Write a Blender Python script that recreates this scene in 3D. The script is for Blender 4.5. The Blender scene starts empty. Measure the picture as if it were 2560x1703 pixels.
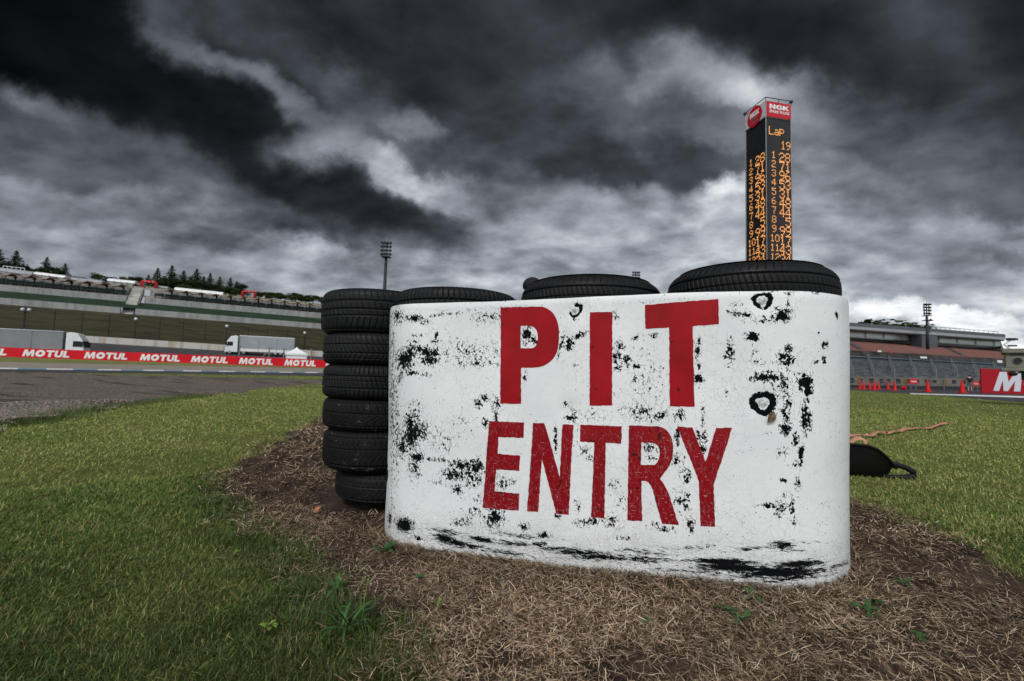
import bpy, bmesh, math, random
import numpy as np
from mathutils import Vector, Matrix
from mathutils.geometry import tessellate_polygon
R = math.radians
C = bpy.context.scene.collection
scene = bpy.context.scene
rng = np.random.default_rng(7)
random.seed(7)

# ------------------------------------------------------------------ camera
H = 0.83; PITCH = R(3.7); ROLL = R(1.7); F = 1138.0
Fv = Vector((0, math.cos(PITCH), math.sin(PITCH)))
U0 = Vector((0, -math.sin(PITCH), math.cos(PITCH))); R0 = Vector((1, 0, 0))
Rv = R0*math.cos(ROLL) + U0*math.sin(ROLL)
Uv = -R0*math.sin(ROLL) + U0*math.cos(ROLL)
cd = bpy.data.cameras.new('camera'); cam = bpy.data.objects.new('camera', cd); C.objects.link(cam)
cam.matrix_world = Matrix(((Rv.x, Uv.x, -Fv.x, 0), (Rv.y, Uv.y, -Fv.y, 0), (Rv.z, Uv.z, -Fv.z, H), (0, 0, 0, 1)))
cd.sensor_width = 36; cd.lens = F/2560*36; cd.clip_end = 3000; cd.clip_start = 0.02
cd.dof.use_dof = True; cd.dof.focus_distance = 2.0; cd.dof.aperture_fstop = 4.0
scene.camera = cam
scene.view_settings.view_transform = 'Standard'; scene.view_settings.look = 'None'
scene.view_settings.gamma = 1.0; scene.view_settings.exposure = 0.45

# ------------------------------------------------------------------ sun
SUN_EL, SUN_AZ = R(46), R(198)          # azimuth clockwise from +Y: behind the camera, a little to its left
sl = bpy.data.lights.new('sun', 'SUN'); sun = bpy.data.objects.new('sun', sl); C.objects.link(sun)
sl.energy = 1.5; sl.angle = R(14); sl.color = (1.0, 0.965, 0.92)
sd = Vector((math.sin(SUN_AZ)*math.cos(SUN_EL), math.cos(SUN_AZ)*math.cos(SUN_EL), math.sin(SUN_EL)))
sun.rotation_euler = sd.to_track_quat('Z', 'Y').to_euler(); sun.location = (-5, -8, 12)

# ------------------------------------------------------------------ sky
def ray(px, py):
    return Fv + Rv*((px-1280)/F) + Uv*(-(py-851.5)/F)
world = bpy.data.worlds.new('World'); scene.world = world; world.use_nodes = True
wt = world.node_tree; wt.nodes.clear(); WN = wt.nodes; WL = wt.links
def wn(t, **k):
    n = WN.new(t)
    for a, b in k.items(): setattr(n, a, b)
    return n
def wm(op, a, b=None, c=None, clamp=False):
    n = wn('ShaderNodeMath', operation=op, use_clamp=clamp)
    for i, v in enumerate((a, b, c)):
        if v is None: continue
        if isinstance(v, (int, float)): n.inputs[i].default_value = v
        else: WL.new(v, n.inputs[i])
    return n.outputs[0]
tc = wn('ShaderNodeTexCoord'); sep = wn('ShaderNodeSeparateXYZ'); WL.new(tc.outputs['Generated'], sep.inputs[0])
dx, dy, dz = sep.outputs
yy = wm('MAXIMUM', dy, 0.12)
uu = wm('DIVIDE', dx, yy); vv = wm('DIVIDE', dz, yy)
zz = wm('ADD', wm('MAXIMUM', dz, 0.0), 0.34)
cmb = wn('ShaderNodeCombineXYZ'); WL.new(wm('DIVIDE', dx, zz), cmb.inputs[0]); WL.new(wm('DIVIDE', dy, zz), cmb.inputs[1])
plane = cmb.outputs[0]
def wnoise(vec, scale, detail, rough, dist=0.0, off=(0, 0, 0), stretch=(1, 1, 1), rot=0.0):
    m = wn('ShaderNodeMapping'); m.inputs['Location'].default_value = off; m.inputs['Scale'].default_value = stretch
    m.inputs['Rotation'].default_value = (0, 0, rot)
    WL.new(vec, m.inputs[0]); n = wn('ShaderNodeTexNoise', noise_dimensions='3D'); WL.new(m.outputs[0], n.inputs['Vector'])
    n.inputs['Scale'].default_value = scale; n.inputs['Detail'].default_value = detail
    n.inputs['Roughness'].default_value = rough; n.inputs['Distortion'].default_value = dist
    return n
cuv = wn('ShaderNodeCombineXYZ'); WL.new(uu, cuv.inputs[0]); WL.new(vv, cuv.inputs[1])
w1 = wnoise(plane, 1.4, 5, 0.55, 0.2)
w2 = wnoise(cuv.outputs[0], 5.0, 8, 0.60)
wa = wn('ShaderNodeVectorMath', operation='SUBTRACT'); WL.new(w1.outputs['Color'], wa.inputs[0]); wa.inputs[1].default_value = (.5, .5, .5)
wb = wn('ShaderNodeVectorMath', operation='SUBTRACT'); WL.new(w2.outputs['Color'], wb.inputs[0]); wb.inputs[1].default_value = (.5, .5, .5)
ws1 = wn('ShaderNodeVectorMath', operation='SCALE'); WL.new(wa.outputs[0], ws1.inputs[0]); ws1.inputs['Scale'].default_value = 0.10
ws2 = wn('ShaderNodeVectorMath', operation='SCALE'); WL.new(wb.outputs[0], ws2.inputs[0]); ws2.inputs['Scale'].default_value = 0.20
add1 = wn('ShaderNodeVectorMath', operation='ADD'); WL.new(cuv.outputs[0], add1.inputs[0]); WL.new(ws1.outputs[0], add1.inputs[1])
add2 = wn('ShaderNodeVectorMath', operation='ADD'); WL.new(add1.outputs[0], add2.inputs[0]); WL.new(ws2.outputs[0], add2.inputs[1])
warped = add2.outputs[0]
# cloud masses: direction (given by a bearing), half sizes, tilt, brightness
CL = [
 (0,60,420,230,0,.05),(230,190,560,170,12,.075),(540,300,420,150,20,.10),(700,400,260,130,28,.13),(120,330,200,60,15,.20),
 (800,490,300,95,25,.125),(960,540,260,90,22,.15),(1110,575,160,80,15,.20),(980,640,170,60,10,.33),
 (900,60,260,170,10,.19),(1130,170,380,190,18,.17),(1270,300,260,130,20,.17),(1190,430,220,80,20,.25),(640,60,170,130,20,.25),
 (1400,90,220,190,0,.22),(1850,60,460,170,8,.13),(2120,180,320,85,12,.16),(1650,60,220,120,0,.17),
 (1480,395,380,95,4,.20),(1230,520,160,60,18,.27),(1690,370,110,90,0,.20),(1370,470,170,60,10,.33),(1560,270,220,90,20,.28),(1400,300,160,90,10,.25),
 (2380,120,260,170,0,.24),(2540,60,170,170,0,.12),(2540,340,130,150,0,.19),(2300,300,260,130,10,.29),(2150,360,260,90,12,.32),(2400,440,260,90,8,.33),
 (2520,480,160,70,0,.27),(2200,470,200,55,10,.36),
 (400,30,70,110,-50,.27),(440,95,45,150,-38,.37),(520,160,180,32,38,.42),(600,185,150,34,18,.46),(740,265,190,50,33,.44),(690,230,120,40,25,.50),
 (710,362,90,60,0,.72),(790,365,100,70,10,.66),(830,320,110,70,20,.45),(1000,430,230,60,20,.60),(1060,470,220,60,20,.55),(1180,520,200,90,10,.50),
 (830,190,110,60,20,.32),(1000,290,120,50,10,.45),(930,260,100,90,0,.30),(870,170,60,60,0,.36),(1070,300,70,30,0,.40),
 (40,245,140,40,20,.50),(140,275,130,40,22,.40),(300,350,360,60,18,.24),(60,330,260,60,10,.30),
 (250,370,380,60,12,.33),(200,440,420,60,5,.30),(520,430,240,55,8,.27),(330,505,430,36,0,.46),(120,490,260,30,0,.44),(420,535,330,40,6,.30),(700,540,240,45,10,.27),(530,460,150,40,5,.42),
 (650,555,260,40,5,.30),(350,560,360,40,5,.36),(150,600,420,50,5,.44),(550,620,360,50,5,.46),(760,625,110,50,0,.64),(850,660,160,50,0,.52),(1000,690,260,50,0,.50),
 (1250,640,170,110,5,.50),(1200,600,110,60,5,.42),(1290,560,110,60,0,.55),
 (1700,120,160,70,10,.46),(1760,150,170,90,15,.58),(1850,215,150,70,10,.66),(1700,210,130,60,0,.46),(1490,180,110,90,-20,.40),(1950,215,130,70,10,.52),(1620,290,120,80,0,.38),
 (1990,270,160,60,10,.42),(1850,300,160,50,0,.38),(1740,330,120,45,10,.38),(2120,270,150,60,15,.36),
 (1350,500,200,70,8,.46),(1500,500,200,70,5,.52),(1640,560,230,90,0,.54),(1800,470,90,40,0,.74),(1500,600,280,90,0,.56),(1750,620,170,70,0,.56),(1750,540,130,40,-8,.68),(1620,470,90,40,0,.48),
 (2100,560,230,80,5,.50),(2300,600,260,60,5,.46),(2480,560,230,50,5,.52),(2150,440,160,50,10,.46),(2080,680,230,80,5,.56),(2350,680,230,55,3,.50),(2500,690,230,45,3,.56),(2450,630,230,30,3,.36),
 (2200,620,130,30,3,.40),(2300,740,170,22,3,.52),(2200,780,260,28,3,.78),(2450,805,260,26,3,.80),(2560,750,130,30,3,.66),(2560,850,200,40,0,.80),
 (1850,720,260,60,0,.58),
]
def ang2uv(px, py):
    d = ray(px, py); return d.x/d.y, d.z/d.y
num = None; den = None
for (px, py, rx, ry, rot, val) in CL:
    u_, v_ = ang2uv(px, py)
    k = 1.0/1138*1.28*(1+0.35*abs(u_))
    m = wn('ShaderNodeMapping', vector_type='TEXTURE')
    m.inputs['Location'].default_value = (u_, v_, 0); m.inputs['Rotation'].default_value = (0, 0, -R(rot)-ROLL)
    m.inputs['Scale'].default_value = (rx*k, ry*k, 1e6)
    WL.new(warped, m.inputs[0]); g = wn('ShaderNodeTexGradient', gradient_type='QUADRATIC_SPHERE'); WL.new(m.outputs[0], g.inputs[0])
    w = wm('POWER', g.outputs['Fac'], 1.4)
    num = wm('MULTIPLY_ADD', w, val, num if num is not None else 0.0)
    den = wm('ADD', w, den) if den is not None else w
base_v = wn('ShaderNodeMapRange'); WL.new(vv, base_v.inputs[0])
base_v.inputs[1].default_value = 0.0; base_v.inputs[2].default_value = 0.75; base_v.inputs[3].default_value = 0.62; base_v.inputs[4].default_value = 0.22
EPS = 0.035
num = wm('ADD', num, wm('MULTIPLY', base_v.outputs[0], EPS)); den = wm('ADD', den, EPS)
front = wm('MULTIPLY', wm('DIVIDE', num, den), 0.95)
# the unseen sky behind the photographer is made brighter, to light the foreground
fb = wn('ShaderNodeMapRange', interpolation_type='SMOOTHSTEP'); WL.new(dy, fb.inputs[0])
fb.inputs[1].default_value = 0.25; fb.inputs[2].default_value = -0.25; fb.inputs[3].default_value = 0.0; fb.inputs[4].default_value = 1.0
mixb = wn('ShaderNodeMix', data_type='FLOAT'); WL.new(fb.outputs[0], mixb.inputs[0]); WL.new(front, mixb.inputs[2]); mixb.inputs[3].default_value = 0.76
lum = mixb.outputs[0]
n1 = wnoise(plane, 2.0, 7, 0.53, 0.5, off=(3.1, 1.7, 0), stretch=(1.0, 1.25, 1), rot=0.5)
n2 = wnoise(plane, 5.0, 6, 0.53, 0.3, off=(0.4, 7.7, 0), stretch=(1.0, 1.5, 1), rot=0.35)
n3 = wnoise(plane, 13, 5, 0.50, 0.4, off=(5.4, 2.7, 0), stretch=(1.0, 1.3, 1), rot=0.6)
det = wm('ADD', wm('MULTIPLY', wm('SUBTRACT', n1.outputs['Fac'], 0.52), 1.0), wm('MULTIPLY', wm('SUBTRACT', n2.outputs['Fac'], 0.52), .8))
det = wm('ADD', det, wm('MULTIPLY', wm('SUBTRACT', n3.outputs['Fac'], 0.5), 0.40))
def billow(scale, off, k):
    b = wnoise(plane, scale, 5, 0.52, 0.25, off=off, stretch=(1.0, 1.25, 1), rot=0.5)
    return wm('MULTIPLY', wm('SUBTRACT', 0.085, wm('ABSOLUTE', wm('SUBTRACT', b.outputs['Fac'], 0.5))), k)
def lumps(scale, off, k):
    wn_ = wnoise(plane, scale*1.1, 4, 0.55, 0.0, off=off); ws_ = wn('ShaderNodeVectorMath', operation='SCALE'); WL.new(wn_.outputs['Color'], ws_.inputs[0]); ws_.inputs['Scale'].default_value = 0.75/scale
    ad = wn('ShaderNodeVectorMath', operation='ADD'); WL.new(plane, ad.inputs[0]); WL.new(ws_.outputs[0], ad.inputs[1])
    mp_ = wn('ShaderNodeMapping'); WL.new(ad.outputs[0], mp_.inputs[0]); mp_.inputs['Location'].default_value = off; mp_.inputs['Scale'].default_value = (1, 1.3, 1); mp_.inputs['Rotation'].default_value = (0, 0, .5)
    v_ = wn('ShaderNodeTexVoronoi', feature='SMOOTH_F1'); WL.new(mp_.outputs[0], v_.inputs['Vector']); v_.inputs['Scale'].default_value = scale; v_.inputs['Smoothness'].default_value = .35
    return wm('MULTIPLY', wm('SUBTRACT', v_.outputs['Distance'], 0.42), k)
det = wm('ADD', det, wm('ADD', lumps(3.2, (4.1, 3.3, 0), .50), lumps(7.5, (1.1, 6.3, 0), .42)))
det = wm('ADD', det, wm('ADD', billow(3.4, (7.7, 1.2, 0), 1.0), billow(9.0, (2.2, 9.4, 0), .6)))
amp = wm('ADD', wm('MULTIPLY', lum, 0.66), 0.02)
lum = wm('ADD', lum, wm('MULTIPLY', det, amp), clamp=True)
lin = wm('POWER', lum, 2.2)
skyt = wn('ShaderNodeTexSky', sky_type='NISHITA'); skyt.sun_disc = False; skyt.sun_elevation = SUN_EL; skyt.sun_rotation = SUN_AZ
skyt.air_density = 1.0; skyt.dust_density = 2.0
bw = wn('ShaderNodeRGBToBW'); WL.new(skyt.outputs[0], bw.inputs[0])
# clear-sky light filtered through the cloud layer, evened out by it
filt = wm('ADD', wm('MULTIPLY', wm('MINIMUM', bw.outputs[0], 3.0), 0.10), 0.85)
ramp = wn('ShaderNodeValToRGB'); WL.new(lin, ramp.inputs[0])
e = ramp.color_ramp.elements; e[0].position = 0; e[0].color = (.78, .92, 1.12, 1); e[1].position = 0.55; e[1].color = (.97, 1.0, 1.04, 1)
e2 = ramp.color_ramp.elements.new(0.12); e2.color = (.86, .95, 1.10, 1)
sc_ = wn('ShaderNodeVectorMath', operation='SCALE'); WL.new(ramp.outputs[0], sc_.inputs[0]); WL.new(wm('MULTIPLY', lin, filt), sc_.inputs['Scale'])
sc2 = wn('ShaderNodeVectorMath', operation='SCALE'); WL.new(sc_.outputs[0], sc2.inputs[0]); sc2.inputs['Scale'].default_value = 10.0
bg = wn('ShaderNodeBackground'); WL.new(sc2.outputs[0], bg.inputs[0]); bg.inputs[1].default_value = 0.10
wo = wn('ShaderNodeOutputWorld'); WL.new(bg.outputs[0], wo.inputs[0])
world.cycles.sampling_method = 'MANUAL'; world.cycles.sample_map_resolution = 512
scene.cycles.max_bounces = 5; scene.cycles.diffuse_bounces = 2; scene.cycles.glossy_bounces = 2
scene.cycles.transparent_max_bounces = 6; scene.cycles.caustics_reflective = False; scene.cycles.caustics_refractive = False

# ------------------------------------------------------------------ helpers
def tag(o, label=None, cat=None, group=None, kind=None):
    if label: o['label'] = label
    if cat: o['category'] = cat
    if group: o['group'] = group
    if kind: o['kind'] = kind
    return o
def empty(name, loc=(0, 0, 0), rz=0.0, label=None, cat=None, group=None):
    o = bpy.data.objects.new(name, None); o.location = loc; o.rotation_euler = (0, 0, rz); o.empty_display_size = 0.2
    C.objects.link(o); return tag(o, label, cat, group)
def copy_tree(o, parent=None):
    c = o.copy(); C.objects.link(c); c.parent = parent
    for ch in list(o.children): copy_tree(ch, c)
    return c
def link_mesh(name, me, mat, parent=None, smooth=False):
    if mat is not None:
        for m in (mat if isinstance(mat, (list, tuple)) else [mat]): me.materials.append(m)
    o = bpy.data.objects.new(name, me); C.objects.link(o)
    if parent is not None: o.parent = parent
    if smooth: me.polygons.foreach_set('use_smooth', [True]*len(me.polygons))
    return o
class MB:
    def __init__(s): s.v = []; s.f = []; s.mi = []; s.cur = 0
    def add(s, vs, fs):
        b = len(s.v); s.v += [tuple(p) for p in vs]; s.f += [tuple(i+b for i in f) for f in fs]; s.mi += [s.cur]*len(fs)
    def box(s, a, b, M=None):
        (x0, y0, z0), (x1, y1, z1) = a, b
        vs = [Vector(p) for p in ((x0,y0,z0),(x1,y0,z0),(x1,y1,z0),(x0,y1,z0),(x0,y0,z1),(x1,y0,z1),(x1,y1,z1),(x0,y1,z1))]
        if M is not None: vs = [M @ p for p in vs]
        s.add(vs, [(0,3,2,1),(4,5,6,7),(0,1,5,4),(1,2,6,5),(2,3,7,6),(3,0,4,7)])
    def cyl(s, p0, p1, r0, r1=None, n=10, cap=True):
        r1 = r0 if r1 is None else r1
        p0, p1 = Vector(p0), Vector(p1); d = (p1-p0).normalized()
        a = d.orthogonal().normalized(); b = d.cross(a)
        vs = []
        for p, r in ((p0, r0), (p1, r1)):
            for i in range(n):
                t = 2*math.pi*i/n; vs.append(p + a*math.cos(t)*r + b*math.sin(t)*r)
        fs = [(i, (i+1) % n, n+(i+1) % n, n+i) for i in range(n)]
        if cap: fs += [tuple(range(n-1, -1, -1)), tuple(range(n, 2*n))]
        s.add(vs, fs)
    def tube(s, pts, r, n=8):
        pts = [Vector(p) for p in pts]; rs = r if isinstance(r, (list, tuple)) else [r]*len(pts)
        vs = []; up = None
        for i, p in enumerate(pts):
            d = (pts[min(i+1, len(pts)-1)] - pts[max(i-1, 0)]).normalized()
            a = d.orthogonal().normalized() if up is None else (up - d*up.dot(d)).normalized()
            up = a; b = d.cross(a)
            for k in range(n):
                t = 2*math.pi*k/n; vs.append(p + a*math.cos(t)*rs[i] + b*math.sin(t)*rs[i])
        fs = []
        for i in range(len(pts)-1):
            for k in range(n):
                fs.append((i*n+k, i*n+(k+1) % n, (i+1)*n+(k+1) % n, (i+1)*n+k))
        fs += [tuple(range(n-1, -1, -1)), tuple(range((len(pts)-1)*n, len(pts)*n))]
        s.add(vs, fs)
    def quad(s, a, b, c, d): s.add([a, b, c, d], [(0, 1, 2, 3)])
    def sphere(s, c, r, nu=12, nv=8, sc=(1, 1, 1)):
        vs = []; c = Vector(c)
        for j in range(nv+1):
            ph = math.pi*j/nv
            for i in range(nu):
                t = 2*math.pi*i/nu
                vs.append(c + Vector((r*sc[0]*math.sin(ph)*math.cos(t), r*sc[1]*math.sin(ph)*math.sin(t), r*sc[2]*math.cos(ph))))
        fs = [(j*nu+i, (j+1)*nu+i, (j+1)*nu+(i+1) % nu, j*nu+(i+1) % nu) for j in range(nv) for i in range(nu)]
        s.add(vs, fs)
    def slab(s, outline, thick, holes=(), M=None, uv=None):
        """2-D outline in x,y extruded to z=0..thick (holes allowed), then mapped by M or a function"""
        loops = [list(outline)] + [list(h) for h in holes]
        polys = [[Vector((x, y, 0)) for x, y in l] for l in loops]
        tris = tessellate_polygon(polys); flat = [p for l in polys for p in l]; n = len(flat)
        vs = [Vector((p.x, p.y, thick)) for p in flat] + [Vector((p.x, p.y, 0)) for p in flat]
        fs = []
        for t in tris:
            a, b, c = (flat[i] for i in t)
            if (b-a).cross(c-a).z < 0: t = t[::-1]
            fs.append(tuple(t)); fs.append(tuple(i+n for i in t[::-1]))
        o = 0
        for l in loops:
            k = len(l)
            for i in range(k): fs.append((o+i, n+o+i, n+o+(i+1) % k, o+(i+1) % k))
            o += k
        if M is not None: vs = [M @ p if isinstance(M, Matrix) else M(p) for p in vs]
        s.add(vs, fs)
    def build(s, name, mat, parent=None, org=None, smooth=False, bevel=0.0):
        me = bpy.data.meshes.new(name)
        vs = s.v if org is None else [(x-org[0], y-org[1], z-org[2]) for x, y, z in s.v]
        me.from_pydata(vs, [], s.f); me.validate(); 
        o = link_mesh(name, me, mat, parent, smooth)
        if isinstance(mat, (list, tuple)) and len(me.polygons) == len(s.mi): me.polygons.foreach_set('material_index', s.mi)
        if bevel:
            m = o.modifiers.new('bevel', 'BEVEL'); m.width = bevel; m.segments = 2; m.limit_method = 'ANGLE'
        return o
def np_mesh(name, V, F4=None, F3=None, mat=None, parent=None, smooth=False, attrs=None, colors=None):
    """fast mesh from numpy: quads F4 (n,4), tris F3 (m,3)"""
    me = bpy.data.meshes.new(name); V = np.asarray(V, np.float32)
    me.vertices.add(len(V)); me.vertices.foreach_set('co', V.ravel())
    idx = []; st = []; tot = []; o = 0
    for F_, k in ((F4, 4), (F3, 3)):
        if F_ is None or len(F_) == 0: continue
        F_ = np.asarray(F_, np.int32); idx.append(F_.ravel()); st.append(o+np.arange(len(F_))*k); tot.append(np.full(len(F_), k)); o += F_.size
    idx = np.concatenate(idx); st = np.concatenate(st).astype(np.int32)
    me.loops.add(len(idx)); me.loops.foreach_set('vertex_index', idx)
    me.polygons.add(len(st)); me.polygons.foreach_set('loop_start', st)
    if smooth: me.polygons.foreach_set('use_smooth', np.ones(len(st), bool))
    me.update(calc_edges=True)
    for k, a in (attrs or {}).items():
        at = me.attributes.new(k, 'FLOAT', 'POINT'); at.data.foreach_set('value', np.asarray(a, np.float32))
    if colors is not None:
        at = me.attributes.new('tint', 'FLOAT_COLOR', 'POINT')
        cc = np.ones((len(V), 4), np.float32); cc[:, :3] = colors; at.data.foreach_set('color', cc.ravel())
    return link_mesh(name, me, mat, parent)

# ------------------------------------------------------------------ materials
class NT:
    def __init__(s, name):
        s.m = bpy.data.materials.new(name); s.m.use_nodes = True; s.t = s.m.node_tree
        s.b = s.t.nodes['Principled BSDF']; s.N = s.t.nodes; s.L = s.t.links
    def n(s, t, **k):
        n = s.N.new(t)
        for a, b in k.items(): setattr(n, a, b)
        return n
    def put(s, v, sock):
        if v is None: return
        if hasattr(v, 'links') or isinstance(v, bpy.types.NodeSocket): s.L.new(v, sock)
        else: sock.default_value = v
    def math(s, op, a, b=None, c=None, clamp=False):
        n = s.n('ShaderNodeMath', operation=op, use_clamp=clamp)
        for i, v in enumerate((a, b, c)): s.put(v, n.inputs[i])
        return n.outputs[0]
    def coord(s, kind='Object', scale=(1, 1, 1), rot=(0, 0, 0)):
        t = s.n('ShaderNodeTexCoord'); m = s.n('ShaderNodeMapping'); m.inputs['Scale'].default_value = scale; m.inputs['Rotation'].default_value = rot
        s.L.new(t.outputs[kind], m.inputs[0]); return m.outputs[0]
    def pos(s, scale=(1, 1, 1), rot=(0, 0, 0)):
        t = s.n('ShaderNodeNewGeometry'); m = s.n('ShaderNodeMapping'); m.inputs['Scale'].default_value = scale; m.inputs['Rotation'].default_value = rot
        s.L.new(t.outputs['Position'], m.inputs[0]); return m.outputs[0]
    def noise(s, vec, scale, detail=4, rough=.55, dist=0.0):
        n = s.n('ShaderNodeTexNoise'); s.put(vec, n.inputs['Vector']); n.inputs['Scale'].default_value = scale
        n.inputs['Detail'].default_value = detail; n.inputs['Roughness'].default_value = rough; n.inputs['Distortion'].default_value = dist
        return n.outputs['Fac']
    def voro(s, vec, scale, feature='F1', out='Distance', rnd=1.0):
        n = s.n('ShaderNodeTexVoronoi', feature=feature); s.put(vec, n.inputs['Vector']); n.inputs['Scale'].default_value = scale
        n.inputs['Randomness'].default_value = rnd; return n.outputs[out]
    def rng(s, v, a, b, c=0.0, d=1.0, smooth=False):
        n = s.n('ShaderNodeMapRange', interpolation_type='SMOOTHSTEP' if smooth else 'LINEAR'); s.put(v, n.inputs[0])
        for i, k in zip((1, 2, 3, 4), (a, b, c, d)): s.put(k, n.inputs[i])
        return n.outputs[0]
    def mix(s, f, a, b):
        n = s.n('ShaderNodeMix', data_type='RGBA'); s.put(f, n.inputs[0])
        for v, i in ((a, 6), (b, 7)):
            if isinstance(v, (tuple, list)): v = tuple(v)+(1,) if len(v) == 3 else v
            s.put(v, n.inputs[i])
        return n.outputs[2]
    def ramp(s, f, pts):
        n = s.n('ShaderNodeValToRGB'); s.put(f, n.inputs[0]); e = n.color_ramp.elements
        while len(e) < len(pts): e.new(0.5)
        for k, (p, c) in zip(e, pts): k.position = p; k.color = tuple(c)+(1,)
        return n.outputs[0]
    def attr(s, name, out='Fac'):
        n = s.n('ShaderNodeAttribute', attribute_name=name); return n.outputs[out]
    def bump(s, h, strength=.5, dist=.01):
        n = s.n('ShaderNodeBump'); s.put(h, n.inputs['Height']); n.inputs['Strength'].default_value = strength; n.inputs['Distance'].default_value = dist
        s.L.new(n.outputs[0], s.b.inputs['Normal'])
    def fin(s, col=None, rough=None, spec=None, metal=None):
        if isinstance(col, tuple) and len(col) == 3: col = col+(1,)
        s.put(col, s.b.inputs['Base Color']); s.put(rough, s.b.inputs['Roughness'])
        s.put(.22 if spec is None else spec, s.b.inputs['Specular IOR Level']); s.put(metal, s.b.inputs['Metallic']); return s.m
def varied(name, c, dev=.25, scale=3.0, rough=.6, bumpk=0.0, metal=None, spec=None, stretch=(1, 1, 1)):
    t = NT(name); v = t.pos(stretch); n = t.noise(v, scale, 6, .6)
    lo = tuple(x*(1-dev) for x in c); hi = tuple(min(1, x*(1+dev)) for x in c)
    col = t.mix(t.rng(n, .3, .7), lo, hi)
    if bumpk: t.bump(t.noise(v, scale*8, 4), bumpk, .02)
    return t.fin(col, rough, spec, metal)
M = {}
M['white_paint'] = varied('white_paint', (.70, .71, .72), .07, .7, .45)
M['concrete'] = varied('concrete', (.40, .40, .38), .30, .35, .85, stretch=(1, 1, .5))
M['metal_grey'] = varied('galvanised_metal', (.22, .23, .24), .2, 2, .45, metal=.6)
M['dark_metal'] = varied('dark_metal', (.02, .022, .024), .3, 2, .5)
M['black_plastic'] = varied('black_plastic', (.006, .006, .007), .3, 6, .5, spec=.2)
M['red_paint'] = varied('red_paint', (.56, .006, .016), .12, .5, .5)
M['dark_red'] = varied('banner_red', (.30, .004, .012), .10, .5, .6)
M['orange'] = varied('cone_orange', (.46, .008, .010), .15, 3, .5)
M['glass'] = varied('window_glass', (.42, .50, .50), .35, .12, .18, spec=.6)
M['salmon'] = varied('salmon_seats', (.42, .19, .155), .18, .3, .7)

# ------------------------------------------------------------------ terrain
def gz(x, y):
    return .082*(x-.24)*np.exp(-((x-.4)**2+(y-2.0)**2)/4.5)
def ground(px, py):
    d = ray(px, py); z = 0.0
    for _ in range(8):
        t = (z-H)/d.z; x, y = d.x*t, d.y*t; z = float(gz(x, y))
    return Vector((x, y, z))
def wall_pt(px, py, dist, n=(-.440, .898)):
    """point seen at px,py on the vertical plane at the given distance from the camera, parallel to the track"""
    d = ray(px, py); t = dist/(n[0]*d.x+n[1]*d.y); return Vector((d.x*t, d.y*t, H+d.z*t))
N2 = (-.323, .946)
def vnoise(x, y, s=1.0, seed=0):
    x = np.asarray(x)*s; y = np.asarray(y)*s
    xi = np.floor(x).astype(np.int64); yi = np.floor(y).astype(np.int64); fx = x-xi; fy = y-yi
    fx = fx*fx*(3-2*fx); fy = fy*fy*(3-2*fy)
    def h(a, b):
        n = (a*374761393 + b*668265263 + seed*1442695041) & 0x7fffffff
        n = ((n ^ (n >> 13))*1274126177) & 0x7fffffff
        return ((n ^ (n >> 16)) & 0xffff)/65535.0
    return (h(xi, yi)*(1-fx)+h(xi+1, yi)*fx)*(1-fy) + (h(xi, yi+1)*(1-fx)+h(xi+1, yi+1)*fx)*fy
def fnoise(x, y, s=1.0, seed=0, o=3):
    r = 0; a = 1; t = 0
    for k in range(o): r = r+a*vnoise(x, y, s*2**k, seed+k*17); t += a; a *= .5
    return r/t
def inside(P, x, y):
    x = np.asarray(x); y = np.asarray(y); r = np.zeros(x.shape, bool); n = len(P)
    for i in range(n):
        (x0, y0), (x1, y1) = P[i], P[(i+1) % n]
        if y0 == y1: continue
        c = (y0 > y) != (y1 > y); r ^= c & (x < (x1-x0)*(y-y0)/(y1-y0)+x0)
    return r
def g2(pts): return [tuple(ground(a, b)[:2]) for a, b in pts]

DIRT = g2([(805,1040),(760,1072),(700,1105),(620,1142),(560,1180),(520,1225),(560,1275),(640,1320),(710,1360),(745,1410),(790,1470),(850,1530),(920,1590),(1000,1650),(1100,1720)]) \
  + [(-.05,.9),(.6,.7),(2.5,.6)] + g2([(2700,1520),(2560,1440),(2450,1385),(2350,1338),(2250,1297),(2180,1270),(2130,1252)]) + [(1.9,4.3),(.9,5.6),(-.6,6.6),(-2.0,7.2)]
GRAV = [(-30, 4.0)] + g2([(-200,1105),(0,1062),(130,1043),(230,1020),(330,1010),(430,994),(560,985),(700,966),(800,959)]) + [(-4,17),(1,21),(-3,26)] \
  + g2([(800,951),(620,946),(400,941),(200,937),(0,935),(-300,929)]) + [(-120,20)]
TRK = g2([(-300,928),(0,932),(400,934.5),(800,941)]) + [(-6,37),(8,42),(18,40)] + g2([(2112,975),(2336,989),(2560,1007)]) + [(24,15),(24,-20),(80,-20),(120,40),(150,90),(57.5,57.0),(36.5,50),(25,46.0),(10,60)] + g2([(800,933),(400,928),(0,923),(-300,916)])
KERB_OUT = g2([(-300,913.5),(0,920.8),(400,926.4),(800,931.8)])

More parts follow.
